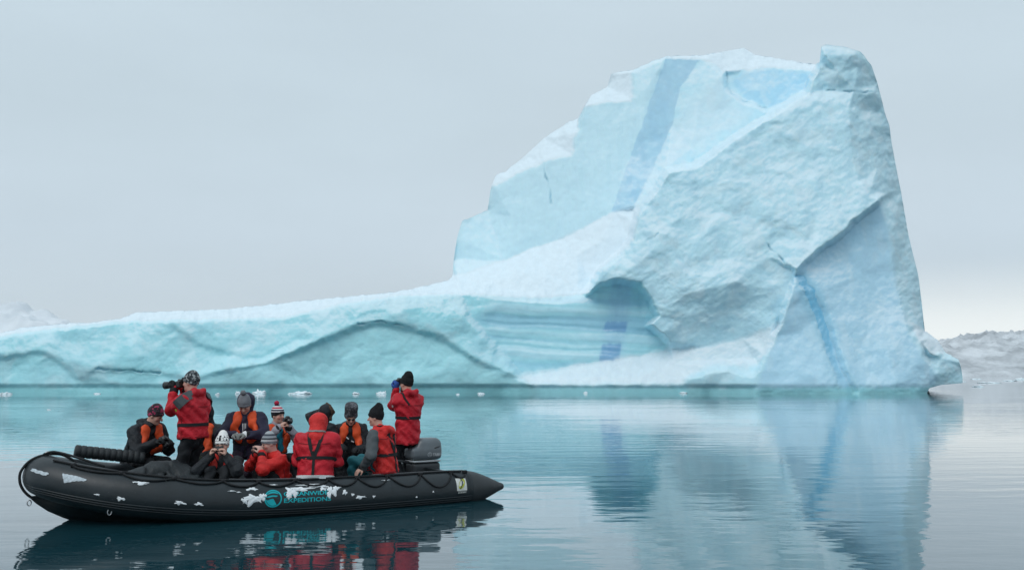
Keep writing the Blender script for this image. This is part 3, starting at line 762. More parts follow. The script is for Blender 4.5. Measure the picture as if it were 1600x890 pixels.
def tube_mesh(path, r, seg=8, cap=True, up=(0, 0, 1)):
    path = np.array(path, float); n = len(path); r = np.broadcast_to(np.array(r, float), (n,))
    T = np.gradient(path, axis=0); T /= np.linalg.norm(T, axis=1, keepdims=True) + 1e-9
    u0 = np.array(up, float); V = []
    for i in range(n):
        a = np.cross(T[i], u0)
        if np.linalg.norm(a) < 0.1: a = np.cross(T[i], (0.3, 0.9, 0.1))
        a /= np.linalg.norm(a); b = np.cross(a, T[i])
        for k in range(seg):
            an = 2 * math.pi * k / seg
            V.append(path[i] + r[i] * (math.cos(an) * a + math.sin(an) * b))
    F = [(i * seg + k, i * seg + (k + 1) % seg, (i + 1) * seg + (k + 1) % seg, (i + 1) * seg + k) for i in range(n - 1) for k in range(seg)]
    if cap: F += [tuple(range(seg))[::-1], tuple(range((n - 1) * seg, n * seg))]
    return np.array(V), F
def ribbon_mesh(P, N, width, thick=0.006):
    """flat strap along points P lying on a surface with normals N"""
    T = np.gradient(P, axis=0); T /= np.linalg.norm(T, axis=1, keepdims=True) + 1e-9
    S = np.cross(T, N); S /= np.linalg.norm(S, axis=1, keepdims=True) + 1e-9
    w = np.broadcast_to(np.array(width, float) / 2, (len(P),))[:, None]
    rows = [P + S * w - N * thick, P + S * w + N * thick, P - S * w + N * thick, P - S * w - N * thick]
    V = np.stack(rows, 1).reshape(-1, 3); n = len(P)
    F = [(4 * i + k, 4 * i + (k + 1) % 4, 4 * i + 4 + (k + 1) % 4, 4 * i + 4 + k) for i in range(n - 1) for k in range(4)]
    F += [(3, 2, 1, 0), (4 * n - 4, 4 * n - 3, 4 * n - 2, 4 * n - 1)]
    return V, F
def box_bm(bm, c, h, R=None, bev=0.0):
    m = Matrix.Translation(c) @ (R.to_4x4() if R else Matrix.Identity(4)) @ Matrix.Diagonal((*[2 * x for x in h], 1))
    g = bmesh.ops.create_cube(bm, size=1, matrix=m)
    if bev:
        es = list({e for v in g['verts'] for e in v.link_edges})
        bmesh.ops.bevel(bm, geom=es, offset=bev, segments=2, affect='EDGES', profile=0.5)
def bm_obj(name, bm, mat, parent=None, smooth=False):
    me = bpy.data.meshes.new(name); bm.to_mesh(me); bm.free(); me.materials.append(mat)
    if smooth: me.polygons.foreach_set("use_smooth", np.ones(len(me.polygons), dtype=bool))
    o = bpy.data.objects.new(name, me); COL.objects.link(o)
    if parent is not None: o.parent = parent
    return o
def text_mesh(body, size, bold=0.0):
    """2-D triangulated lettering: vertices (x, y) and faces"""
    cu = bpy.data.curves.new("lettering", 'FONT'); cu.body = body; cu.size = size; cu.align_x = 'LEFT'; cu.offset = bold; cu.resolution_u = 3
    o = bpy.data.objects.new("lettering", cu); COL.objects.link(o)
    dg = bpy.context.evaluated_depsgraph_get(); dg.update()
    me = bpy.data.meshes.new_from_object(o.evaluated_get(dg))
    V = np.array([v.co[:2] for v in me.vertices]); F = [tuple(p.vertices) for p in me.polygons]
    bpy.data.objects.remove(o); bpy.data.curves.remove(cu); bpy.data.meshes.remove(me)
    return V, F

# ------------------------------------------------------------------ the inflatable boat
FWD, PORT = Vector((-0.851, -0.525, 0)).normalized(), None
PORT = Vector((-FWD.y, FWD.x, 0))
BOAT = Vector((-5.9, 11.15, 0)) - FWD * 5.3
BOAT_RZ = math.atan2(FWD.y, FWD.x)
def boat_world(X, Y, Z): return BOAT + FWD * X + PORT * Y + Vector((0, 0, Z))
def boat_x(px, s, z=0.8):
    """how far forward along the boat a point at lateral offset s lies when seen at photo column px"""
    lo, hi = -2.0, 6.0
    for _ in range(50):
        m = (lo + hi) / 2; w = boat_world(m, s, z)
        dep = w.y * math.cos(PITCH) + (w.z - CAM_H) * math.sin(PITCH)
        if 800 + FPX * w.x / dep > px: lo = m
        else: hi = m
    return (lo + hi) / 2
def rubber(name, c, rough=0.55, dirt=True):
    M = Mat(name); tc = M.node("ShaderNodeTexCoord")
    nz = M.node("ShaderNodeTexNoise", i_Scale=3.0, i_Detail=8.0, i_Roughness=0.65); M.l.new(tc.outputs["Object"], nz.inputs[0])
    cr = M.node("ShaderNodeValToRGB"); e = cr.color_ramp.elements
    e[0].position, e[0].color = 0.32, (c[0] * 0.75, c[1] * 0.75, c[2] * 0.75, 1); e[1].position, e[1].color = 0.72, (c[0] * 1.5, c[1] * 1.5, c[2] * 1.5, 1)
    M.l.new(nz.outputs[0], cr.inputs[0])
    n3 = M.node("ShaderNodeTexNoise", i_Scale=40.0, i_Detail=4.0, i_Roughness=0.7); M.l.new(tc.outputs["Object"], n3.inputs[0])
    mr = M.node("ShaderNodeMapRange"); mr.inputs[1].default_value, mr.inputs[2].default_value = 0.66, 0.74      # salt and grit specks
    mr.inputs[4].default_value = 0.25 if dirt else 0.0
    M.l.new(n3.outputs[0], mr.inputs[0])
    mx = M.node("ShaderNodeMix", data_type='RGBA'); M.l.new(mr.outputs[0], mx.inputs[0]); M.l.new(cr.outputs[0], mx.inputs[6]); mx.inputs[7].default_value = (0.3, 0.32, 0.33, 1)
    M.l.new(mx.outputs[2], M.b.inputs["Base Color"])
    mr2 = M.node("ShaderNodeMapRange"); mr2.inputs[3].default_value, mr2.inputs[4].default_value = rough - 0.12, rough + 0.15
    M.l.new(nz.outputs[0], mr2.inputs[0]); M.l.new(mr2.outputs[0], M.b.inputs["Roughness"])
    n2 = M.node("ShaderNodeTexNoise", i_Scale=5.0, i_Detail=4.0); M.l.new(tc.outputs["Object"], n2.inputs[0])
    bp = M.node("ShaderNodeBump"); bp.inputs["Strength"].default_value = 0.25; bp.inputs["Distance"].default_value = 0.02
    M.l.new(n2.outputs[0], bp.inputs["Height"]); M.l.new(bp.outputs[0], M.b.inputs["Normal"])
    return M.m
M_TUBE = rubber("black_tube_fabric", (0.0095, 0.0150, 0.0185), 0.42)
M_CONE = rubber("grey_cone_fabric", (0.024, 0.028, 0.031), 0.52)
M_HULL = rubber("wet_hull_fabric", (0.010, 0.014, 0.016), 0.35, False)
M_ROPE = fabric("black_rope", (0.013, 0.015, 0.017), 0.7, 0.3, 60, 0.6, 0.004)
M_STRAP = fabric("black_webbing", (0.012, 0.013, 0.015), 0.75, 0.25, 50, 0.4, 0.003)
M_STEEL = Mat("dull_steel").set(Metallic=1.0, Roughness=0.4).m; M_STEEL.node_tree.nodes["Principled BSDF"].inputs["Base Color"].default_value = (0.45, 0.46, 0.47, 1)
M_TEAL = fabric("teal_print", (0.01, 0.42, 0.47), 0.5, 0.1, 30, 0.1, 0.001)
M_SNOWB = fabric("clinging_snow", (0.82, 0.85, 0.87), 0.85, 0.06, 25, 0.6, 0.01)
M_GREYT = fabric("grey_sheen_and_deck", (0.16, 0.17, 0.18), 0.6, 0.25, 30, 0.4, 0.004)

boat = empty("inflatable_boat", BOAT, BOAT_RZ)
tag(boat, "black rubber inflatable boat with snow-dusted tube carrying passengers across calm water", "boat")
HALF = [(-0.25, 0.95, 0.165, 0.245), (0.1, 0.955, 0.165, 0.255), (1, 0.965, 0.165, 0.26), (2, 0.97, 0.175, 0.26), (2.8, 0.95, 0.20, 0.26), (3.4, 0.90, 0.245, 0.26), (3.9, 0.79, 0.305, 0.258),
        (4.3, 0.635, 0.37, 0.255), (4.65, 0.43, 0.445, 0.25), (4.9, 0.21, 0.51, 0.245), (5.0, 0.0, 0.545, 0.243)]
_h = catmull(HALF, 8)
TUBE = np.vstack([_h, (_h * np.array([1, -1, 1, 1]))[::-1][1:]])
_TL = np.r_[0, np.cumsum(np.linalg.norm(np.diff(TUBE[:, :3], axis=0), axis=1))]
def tube_at(X, ang, off=0.0):
    """point on the near tube at local X; angle 0 = outboard, 90 = top; also the outward normal"""
    n = len(_h); c = np.array([np.interp(X, _h[:, 0], _h[:, k]) for k in range(4)])
    e = 0.05; c2 = np.array([np.interp(X + e, _h[:, 0], _h[:, k]) for k in range(3)]); c1 = np.array([np.interp(X - e, _h[:, 0], _h[:, k]) for k in range(3)])
    T = c2 - c1
    if np.linalg.norm(T) < 1e-6: T = np.array([1.0, 0, 0])
    T /= np.linalg.norm(T)
    o = np.cross((0, 0, 1), T); o /= np.linalg.norm(o)
    if o[1] < 0: o = -o
    u = np.cross(o, T); u = u if u[2] > 0 else -u
    a = math.radians(ang); N = math.cos(a) * o + math.sin(a) * u
    return c[:3] + N * (c[3] + off), N
V, F = tube_mesh(TUBE[:, :3], TUBE[:, 3], 28)
mesh_obj("buoyancy_tube", V, F, M_TUBE, boat)
for sgn in (1, -1):
    prof = [(-0.245, 0.246), (-0.40, 0.222), (-0.56, 0.170), (-0.70, 0.113), (-0.80, 0.070), (-0.86, 0.048), (-0.885, 0.036), (-0.895, 0.015)]
    pts = catmull([(x, 0.95 * sgn, 0.165 - 0.02 * (-0.245 - x), r) for x, r in prof], 4)
    V, F = tube_mesh(pts[:, :3], pts[:, 3], 28)
    mesh_obj("stern_cone", V, F, M_CONE, boat)
    # seam tape where the cone joins
    V, F = tube_mesh([(-0.22, 0.95 * sgn, 0.165), (-0.27, 0.95 * sgn, 0.165)], [0.2505, 0.2495], 28, False)
    mesh_obj("seam_tape", V, F, M_TUBE, boat)
for xs in (0.95, 2.35, 3.55):                         # chamber seams round the near tube
    pts = [np.array([np.interp(xs + d, _h[:, 0], _h[:, k]) for k in range(4)]) for d in (-0.02, 0.02)]
    V, F = tube_mesh([p[:3] for p in pts], [p[3] + 0.003 for p in pts], 28, False)
    mesh_obj("seam_tape", V, F, M_TUBE, boat)
# V-shaped hull between the tubes
st = [(-0.05, -0.26), (1.0, -0.27), (2.0, -0.27), (3.0, -0.26), (3.6, -0.24), (4.0, -0.20), (4.35, -0.13), (4.6, -0.05), (4.78, 0.03), (4.95, 0.12), (5.08, 0.22), (5.16, 0.30)]
Vh, Fh = [], []
for X, zk in st:
    Xc = min(X, 4.98); c = [np.interp(Xc, _h[:, 0], _h[:, k]) for k in range(4)]
    yt, zt = max(c[1] - 0.02, 0.01), c[2] - c[3] * 0.92
    for k in range(-4, 5):
        t = k / 4; a = abs(t)
        Vh.append((X if a < 0.99 else Xc, yt * t, zk + (zt - zk) * (a ** 1.25)))
for i in range(len(st) - 1):
    for k in range(8): Fh.append((i * 9 + k, i * 9 + k + 1, i * 9 + 10 + k, i * 9 + 9 + k))
mesh_obj("hull", Vh, Fh, M_HULL, boat)
bm = bmesh.new(); box_bm(bm, (1.75, 0, 0.04), (1.78, 0.72, 0.02)); bm_obj("floor_deck", bm, M_GREYT, boat)
bm = bmesh.new(); box_bm(bm, (-0.05, 0, 0.16), (0.03, 0.74, 0.24), bev=0.01); bm_obj("transom", bm, M_HULL, boat)
# rub strake: three ribs along the lower flank, round the bow
for a in (-19, -26, -33):
    path = []
    for X in np.linspace(-0.3, 4.985, 90): path.append(tube_at(X, a, 0.001)[0])
    V, F = tube_mesh(path, 0.0085, 6); mesh_obj("rub_strake_rib", V, F, M_TUBE, boat)
# wet highlight along the near tube's top, painted as a grey strip
for x0, x1 in ((-0.22, 1.15), (2.15, 3.05)):
    pn = [tube_at(X, 96, 0.004) for X in np.linspace(x0, x1, 16)]
    V, F = ribbon_mesh(np.array([p[0] for p in pn]), np.array([p[1] for p in pn]), 0.07, 0.004); mesh_obj("wet_sheen_strip", V, F, M_GREYT, boat)
# lifeline: hung in loops from patches
anch = [4.72, 4.25, 3.7, 3.15, 2.72, 2.25, 1.82, 1.42, 0.98, 0.50, 0.02, -0.2]
sagd = [10, 14, 13, 22, 20, 22, 30, 34, 42, 52, 24]
line = []
for (a, b), sg in zip(zip(anch[:-1], anch[1:]), sagd):
    for t in np.linspace(0, 1, 12, endpoint=False):
        X = a + (b - a) * t; ang = 66 - sg * (4 * t * (1 - t)) ** 0.8 + 2 * math.sin(X * 9)
        line.append(tube_at(X, ang, 0.012)[0])
V, F = tube_mesh(line, 0.0125, 7); mesh_obj("lifeline", V, F, M_ROPE, boat)
top = [tube_at(X, 72 + 1.5 * math.sin(X * 5), 0.012)[0] for X in np.linspace(4.9, -0.15, 80)]
V, F = tube_mesh(top, 0.013, 7); mesh_obj("lifeline", V, F, M_ROPE, boat)
for X in anch:
    p, N = tube_at(X, 67, 0.006)
    V, F = tube_mesh([p - np.array((0.03, 0, 0)) + N * 0.004, p + np.array((0.03, 0, 0)) + N * 0.004], [0.026, 0.026], 8); mesh_obj("rope_patch", V, F, M_STRAP, boat)
# bow bridle, lifting loop and D-rings
bow = catmull([(4.62, 0.20, 0.66), (4.80, 0.06, 0.78), (4.93, 0.0, 0.80), (5.08, 0, 0.775), (5.19, 0, 0.71), (5.262, 0, 0.60), (5.265, 0, 0.49), (5.23, 0, 0.40), (5.17, 0, 0.325), (5.10, 0.01, 0.275)], 6)
V, F = tube_mesh(bow, 0.016, 8, up=(0, 1, 0)); mesh_obj("bow_line", V, F, M_ROPE, boat)
bow2 = catmull([(4.40, 0.42, 0.66), (4.70, 0.20, 0.77), (4.90, 0.03, 0.825), (5.0, 0.0, 0.81), (5.03, 0, 0.79)], 6)
V, F = tube_mesh(bow2, 0.015, 8); mesh_obj("bow_line", V, F, M_ROPE, boat)
def ring(name, c, r, w, R, parent, mat, squash=1.5):
    pts = [Vector(c) + R @ Vector((r * math.cos(t), r * squash * math.sin(t), 0)) for t in np.linspace(0, 2 * math.pi, 15)]
    V, F = tube_mesh([tuple(p) for p in pts], w, 6, False, up=(0.2, 0.9, 0.4)); return mesh_obj(name, V, F, mat, parent)
RV = Matrix.Rotation(math.radians(90), 3, 'X')
ring("towing_ring", (5.155, 0.01, 0.235), 0.022, 0.0065, RV, boat, M_STEEL)
ring("bow_ring", (4.98, 0.0, 0.80), 0.03, 0.010, RV, boat, M_STEEL, 1.0)
p, N = tube_at(boat_x(188, 0.9, 0.1), -50, 0.012); ring("towing_ring", p, 0.022, 0.006, RV, boat, M_STEEL)
# lettering and emblem printed on the near flank
def on_tube(V2, x0, a0, off=0.004):
    """wrap a flat layout (u to the stern, v up) round the near tube"""
    out = []
    for u, v in V2: out.append(tube_at(x0 - u, a0 + math.degrees(v / 0.26), off)[0])
    return np.array(out)
def print_on_tube(name, V2, F2, x0, a0, mat, off=0.004):
    return mesh_obj(name, on_tube(V2, x0, a0, off), F2, mat, boat, smooth=False)
XT = boat_x(443, 1.2, 0.25)
for body, v0, w_tgt, sz in (("OCEANWIDE", 0.0, 0.57, 0.088), ("EXPEDITIONS", -0.078, 0.60, 0.088)):
    V2, F2 = text_mesh(body, sz, 0.0016)
    V2[:, 0] *= w_tgt / (V2[:, 0].max() - V2[:, 0].min()); V2[:, 1] *= 0.80
    # only the sharp corners matter at this size; finer wrap comes from the glyph's own triangles
    print_on_tube("lettering", V2 + np.array((0, v0)), F2, XT, 17, M_TEAL, 0.005)
XC = boat_x(427, 1.2, 0.25)
def disc(cx, cy, r0, r1, a0, a1, n=28):
    V2 = []; F2 = []
    for i in range(n + 1):
        t = math.radians(a0 + (a1 - a0) * i / n)
        V2 += [(cx + r0 * math.cos(t), cy + r0 * math.sin(t)), (cx + r1 * math.cos(t), cy + r1 * math.sin(t))]
    for i in range(n): F2.append((2 * i, 2 * i + 1, 2 * i + 3, 2 * i + 2))
    return np.array(V2), F2
for (r0, r1, a0, a1) in ((0.092, 0.108, 0, 360), (0.0, 0.086, 25, 170), (0.0, 0.086, 190, 300)):
    V2, F2 = disc(0, 0, r0, r1, a0, a1); print_on_tube("emblem", V2, F2, XC, 12, M_TEAL)
for y0, h_ in ((0.022, 0.02), (-0.022, 0.022)):
    V2 = np.array([(-0.075 + 0.15 * i / 8, y0 + k * h_ + 0.02 * math.sin(i / 8 * 3)) for i in range(9) for k in (0, 1)]); F2 = [(2 * i, 2 * i + 2, 2 * i + 3, 2 * i + 1) for i in range(8)]
    print_on_tube("emblem", V2, F2, XC, 12, M_TUBE, 0.007)
# maker's patch near the stern: white square with an olive leaf
XZ = boat_x(714, 1.2, 0.25)
M_PATCHW = fabric("white_patch", (0.62, 0.63, 0.6), 0.6, 0.2, 30, 0.1, 0.001); M_OLIVE = fabric("olive_print", (0.42, 0.44, 0.06), 0.6, 0.15, 30, 0.1, 0.001)
M_NAVY = fabric("navy_print", (0.02, 0.035, 0.06), 0.6, 0.15, 30, 0.1, 0.001)
def rect2(u0, u1, v0, v1, n=5):
    V2 = [(u0 + (u1 - u0) * i / n, v0 + (v1 - v0) * k / n) for i in range(n + 1) for k in range(n + 1)]
    return np.array(V2), [(i * (n + 1) + k, (i + 1) * (n + 1) + k, (i + 1) * (n + 1) + k + 1, i * (n + 1) + k + 1) for i in range(n) for k in range(n)]
V2, F2 = rect2(-0.005, 0.155, -0.06, 0.12); print_on_tube("maker_patch", V2, F2, XZ, 14, M_PATCHW, 0.003)
th = np.linspace(0, 2 * math.pi, 25)[:-1]
leaf = np.array([(0.08 + 0.062 * math.cos(t) * 0.75 + 0.03 * math.sin(t), 0.035 + 0.075 * math.sin(t)) for t in th])
print_on_tube("leaf_emblem", leaf, [tuple(range(24))], XZ, 14, M_OLIVE, 0.0060)
arc = np.array([(0.035 + 0.055 * math.sin(t * 2.4) * 0.9 + k * 0.014, -0.035 + t * 0.14) for t in np.linspace(0, 1, 9) for k in (0, 1)])
print_on_tube("leaf_emblem", arc, [(2 * i, 2 * i + 1, 2 * i + 3, 2 * i + 2) for i in range(8)], XZ, 14, M_NAVY, 0.0085)
V2, F2 = text_mesh("ZODIAC", 0.036, 0.0008); V2[:, 0] *= 0.135 / V2[:, 0].max()
print_on_tube("lettering", V2 + np.array((0.01, -0.094)), F2, XZ, 14, M_PATCHW, 0.004)
# snow stuck to the tube
def snow_patch(px, py_ang, w, h, seed, drip=0.0, thick=0.007, flatm=None):
    w, h, drip = w * 0.8, h * 0.72, drip * 0.6
    X0 = boat_x(px, 1.2, 0.35); rnd = random.Random(seed); n = 40; nr = 7; V, F = [], []
    ph = [rnd.uniform(0, 6.28) for _ in range(6)]
    for j in range(nr + 1):
        rr = j / nr
        for i in range(n):
            t = 2 * math.pi * i / n
            k = 1 + 0.24 * math.sin(3 * t + ph[0]) + 0.20 * math.sin(5 * t + ph[1]) + 0.13 * math.sin(8 * t + ph[2]) + 0.10 * math.sin(13 * t + ph[3])
            u, v = 0.5 * w * rr * k * math.cos(t), 0.5 * h * rr * k * math.sin(t)
            if v < 0: v -= drip * rr * max(0, math.sin(4 * t + ph[4]))
            lump = thick * (1 - rr ** 3) * (0.75 + 0.5 * math.sin(u * 90 + ph[5]) * math.sin(v * 110 + ph[1])) - 0.002 * (j == nr)
            V.append(tube_at(X0 - u, py_ang + math.degrees(v / 0.26), 0.004 + lump)[0])
    for j in range(nr):
        for i in range(n): F.append((j * n + i, j * n + (i + 1) % n, (j + 1) * n + (i + 1) % n, (j + 1) * n + i))
    return mesh_obj("snow_patch", V, F, flatm or M_SNOWB, boat)
for args in ((398, 12, 0.26, 0.13, 1, 0.05), (385, 8, 0.10, 0.09, 2, 0.04), (412, 18, 0.10, 0.10, 31, 0.03), (455, 28, 0.16, 0.15, 3, 0.09), (470, 36, 0.34, 0.07, 4, 0.03), (500, 42, 0.26, 0.045, 5, 0.01), (485, 48, 0.30, 0.04, 6, 0.0), (517, 26, 0.14, 0.14, 7, 0.09), (526, 34, 0.12, 0.06, 8, 0.03),
             (538, 20, 0.07, 0.08, 9, 0.02), (396, 40, 0.14, 0.05, 10, 0.02), (365, 33, 0.10, 0.02, 11, 0.0), (375, 30, 0.06, 0.02, 12, 0.0), (562, 4, 0.16, 0.04, 13, 0.03), (583, 3, 0.05, 0.03, 14, 0.01), (550, 12, 0.05, 0.04, 32, 0.01), (606, 50, 0.12, 0.02, 15, 0),
             (291, -2, 0.12, 0.05, 16, 0.02), (318, -3, 0.10, 0.045, 17, 0.01), (210, -5, 0.09, 0.05, 18, 0.02), (178, -3, 0.06, 0.025, 19, 0.01), (232, 42, 0.17, 0.05, 20, 0.02), (262, 58, 0.08, 0.03, 21, 0), (430, 52, 0.10, 0.03, 22, 0), (650, -8, 0.03, 0.03, 33, 0), (676, 4, 0.025, 0.03, 34, 0.0), (452, 16, 0.07, 0.05, 35, 0.03), (505, 33, 0.10, 0.06, 36, 0.02)):
    snow_patch(*args)
# pale frost-worn patches on the bow flank
for (pl, seed) in (([(-0.10, -0.05), (0.02, -0.07), (0.035, -0.02), (0.0, 0.07), (-0.03, 0.05)], 0), ([(-0.06, 0.0), (0.05, -0.02), (0.06, 0.02), (-0.05, 0.035)], 1), ([(-0.10, 0.05), (-0.05, -0.06), (0.02, -0.02), (0.12, 0.01), (0.13, 0.03), (0.03, 0.05)], 2)):
    cxp, ang = ((52, 12), (90, 24), (132, 24))[seed]
    X0 = boat_x(cxp, (0.25, 0.5, 0.75)[seed], 0.6); pts = np.array(pl) * (1.0, 1.0)
    mid = pts.mean(0); ring_ = resample(np.vstack([pts, pts[:1]]), 30)[:-1]
    V2 = np.vstack([mid + (ring_ - mid) * k for k in (0.02, 0.35, 0.7, 1.0)]); n = len(ring_)
    F2 = [(j * n + i, j * n + (i + 1) % n, (j + 1) * n + (i + 1) % n, (j + 1) * n + i) for j in range(3) for i in range(n)]
    V2 = V2 + 0.004 * np.sin(V2[:, ::-1] * 170)
    print_on_tube("frost_patch", V2, F2, X0, ang, fabric("frost", (0.50, 0.56, 0.60), 0.8, 0.3, 40, 0.3, 0.004), 0.005)

# ------------------------------------------------------------------ outboard engine
eng = empty("outboard_engine", boat_world(0.03, 0.0, 0.1), BOAT_RZ)
tag(eng, "grey outboard engine with rounded cover mounted on the boat's stern", "outboard engine")
def paint(name, c, rough=0.3, coat=0.4):
    M = Mat(name); tc = M.node("ShaderNodeTexCoord")
    nz = M.node("ShaderNodeTexNoise", i_Scale=6.0, i_Detail=6.0); M.l.new(tc.outputs["Object"], nz.inputs[0])
    cr = M.node("ShaderNodeValToRGB"); e = cr.color_ramp.elements
    e[0].position, e[0].color = 0.3, (*[x * 0.88 for x in c], 1); e[1].position, e[1].color = 0.7, (*[x * 1.1 for x in c], 1)
    M.l.new(nz.outputs[0], cr.inputs[0]); M.l.new(cr.outputs[0], M.b.inputs["Base Color"])
    M.set(Roughness=rough); M.b.inputs["Coat Weight"].default_value = coat; return M.m
M_COWL = paint("grey_engine_paint", (0.115, 0.135, 0.150), 0.38, 0.15); M_COWLD = paint("dark_engine_paint", (0.03, 0.034, 0.038), 0.45, 0.1); M_SILV = paint("pale_trim", (0.42, 0.44, 0.46), 0.35, 0.2)
f = Field()
f.box((-0.15, 0, 0.555), (0.205, 0.165, 0.165), 0.10, k=0.0)
f.box((-0.08, 0, 0.50), (0.235, 0.155, 0.09), 0.06, k=0.08)
f.plane((0, 0, 0.41), (0, 0, -1), 0.01)
V, F = f.mesh(0.013); cowl = mesh_obj("engine_cover", V, F, M_COWL, eng); cowl_f = f
f = Field(); f.box((-0.09, 0, 0.385), (0.225, 0.166, 0.014), 0.014, k=0); V, F = f.mesh(0.01); mesh_obj("trim_band", V, F, M_SILV, eng)
f = Field(); f.box((-0.10, 0, 0.27), (0.225, 0.15, 0.10), 0.05, k=0); f.cone((-0.16, 0, 0.2), (-0.18, 0, -0.55), 0.085, 0.06, k=0.06, flat=((0, 1, 0), 0.6)); f.box((-0.2, 0, -0.35), (0.2, 0.11, 0.015), 0.01, k=0.03)
f.cone((-0.35, 0, -0.6), (-0.05, 0, -0.6), 0.05, 0.03, k=0.04); V, F = f.mesh(0.015); mesh_obj("lower_unit", V, F, M_COWLD, eng)
f = Field(); f.box((0.06, 0.09, 0.18), (0.05, 0.02, 0.14), 0.012, k=0); f.box((0.06, -0.09, 0.18), (0.05, 0.02, 0.14), 0.012, k=0); f.cone((0.03, -0.11, 0.27), (0.03, 0.11, 0.27), 0.03, k=0.02); V, F = f.mesh(0.012); mesh_obj("clamp_bracket", V, F, M_COWLD, eng)
til = catmull([(0.1, 0.0, 0.36), (0.3, 0.02, 0.40), (0.6, 0.05, 0.42), (0.75, 0.06, 0.42)], 5); V, F = tube_mesh(til, 0.02, 8); mesh_obj("tiller", V, F, M_COWLD, eng)
vent = [project(cowl_f, [(-0.30 + 0.05 * k, 0.17, 0.60 - 0.012 * k) for k in range(3)], off=0.0)]
V, F = ribbon_mesh(vent[0][0], vent[0][1], 0.02, 0.004); mesh_obj("air_vent", V, F, M_COWLD, eng)
V2, F2 = text_mesh("YAMAHA", 0.075, 0.002); V2[:, 0] *= 0.21 / V2[:, 0].max()
P3 = np.array([(-0.17 - u, 0.2, 0.455 + v) for u, v in V2]); P3, _ = project(cowl_f, P3, off=0.004); mesh_obj("lettering", P3, F2, M_SILV, eng, smooth=False)
for r0, r1, a0, a1 in ((0.028, 0.036, 0, 360), (0, 0.005, 0, 360)):
    V2, F2 = disc(0, 0, r0, r1, a0, a1, 20); P3 = np.array([(-0.12 - u, 0.2, 0.482 + v) for u, v in V2]); P3, _ = project(cowl_f, P3, off=0.004); mesh_obj("emblem", P3, F2, M_SILV, eng, smooth=False)
for a in (90, 210, 330):
    t = math.radians(a); V2 = np.array([(r * math.cos(t) + k * math.sin(t), r * math.sin(t) - k * math.cos(t)) for r in (0, 0.027) for k in (-0.0035, 0.0035)])
    P3 = np.array([(-0.12 - u, 0.2, 0.482 + v) for u, v in V2]); P3, _ = project(cowl_f, P3, off=0.005); mesh_obj("emblem", P3, [(0, 1, 3, 2)], M_SILV, eng, smooth=False)

# ------------------------------------------------------------------ loose gear on the bow
roll = empty("rolled_mat", boat_world(boat_x(172, -0.45, 0.75), -0.45, 0.60), BOAT_RZ)
tag(roll, "long black ribbed mat roll lying along the far side of the bow", "mat roll")
M_MAT = rubber("black_mat", (0.016, 0.020, 0.023), 0.6)
L_ = 0.84
def rr_(X): return tuple(Vector((X, 0, 0.13 + 0.075 * X / 0.5)))
V, F = tube_mesh([rr_(x) for x in (L_ / 2, L_ / 2 - 0.01, -L_ / 2 + 0.01, -L_ / 2)], [0.066, 0.074, 0.074, 0.066], 16); mesh_obj("core", V, F, M_MAT, roll)
for i in range(12):
    x = L_ / 2 - 0.035 - i * 0.070
    V, F = tube_mesh([rr_(x + d) for d in (0.03, 0.024, -0.024, -0.03)], [0.074, 0.080, 0.080, 0.074], 16); mesh_obj("rib", V, F, M_MAT, roll)

# ------------------------------------------------------------------ people
FLOOR_Z = 0.06
M_SKIN = vcol("skin", rough=0.55, spec=0.3)
M_RED = fabric("red_shell_jacket", (0.52, 0.014, 0.027), 0.58, 0.20, 6, 0.9, 0.022)
M_REDO = fabric("orange_red_jacket", (0.60, 0.024, 0.022), 0.58, 0.20, 6, 0.9, 0.022)
M_BLACK = fabric("black_jacket", (0.013, 0.016, 0.020), 0.62, 0.35, 7, 0.9, 0.02)
M_NAVY_J = fabric("dark_navy_jacket", (0.022, 0.020, 0.045), 0.65, 0.25, 8, 0.6, 0.012)
M_DKGREEN = fabric("dark_green_trousers", (0.018, 0.024, 0.016), 0.75, 0.3, 8, 0.6, 0.012)
M_GREYJ = fabric("pale_grey_jacket", (0.33, 0.32, 0.36), 0.75, 0.2, 8, 0.6, 0.012)
M_GREYS = fabric("charcoal_sleeve", (0.075, 0.088, 0.095), 0.7, 0.2, 9, 0.6, 0.010)
M_TROUS = fabric("black_trousers", (0.012, 0.014, 0.017), 0.75, 0.3, 8, 0.6, 0.012)
M_PURP = fabric("plum_trousers", (0.035, 0.022, 0.040), 0.75, 0.3, 8, 0.6, 0.012)
M_TEALT = fabric("teal_trousers", (0.012, 0.125, 0.150), 0.7, 0.2, 8, 0.6, 0.012)
M_VEST = fabric("orange_life_vest", (0.72, 0.085, 0.022), 0.6, 0.14, 10, 0.5, 0.010)
M_VESTR = fabric("red_life_vest", (0.58, 0.035, 0.025), 0.6, 0.14, 10, 0.5, 0.010)
M_BOOT = fabric("rubber_boot", (0.014, 0.015, 0.016), 0.4, 0.2, 8, 0.2, 0.004)
M_GLOVEB = fabric("black_glove", (0.012, 0.014, 0.016), 0.7, 0.3, 25, 0.5, 0.005)
M_GLOVEG = fabric("grey_knit_glove", (0.22, 0.23, 0.22), 0.9, 0.3, 40, 0.6, 0.005)
M_GLOVEBL = fabric("blue_glove", (0.03, 0.09, 0.34), 0.7, 0.2, 25, 0.5, 0.005)
M_WHITE = fabric("white_cloth", (0.78, 0.79, 0.80), 0.8, 0.08, 25, 0.4, 0.004)
M_SCARF = fabric("turquoise_scarf", (0.01, 0.19, 0.27), 0.9, 0.25, 20, 0.7, 0.012)
M_FUR = fabric("brown_fur", (0.10, 0.065, 0.045), 0.95, 0.5, 45, 1.0, 0.02)
M_GREYK = fabric("grey_knit", (0.20, 0.21, 0.23), 0.95, 0.15, 60, 0.8, 0.006)
M_BLACKK = fabric("black_knit", (0.012, 0.013, 0.015), 0.95, 0.3, 60, 0.8, 0.006)
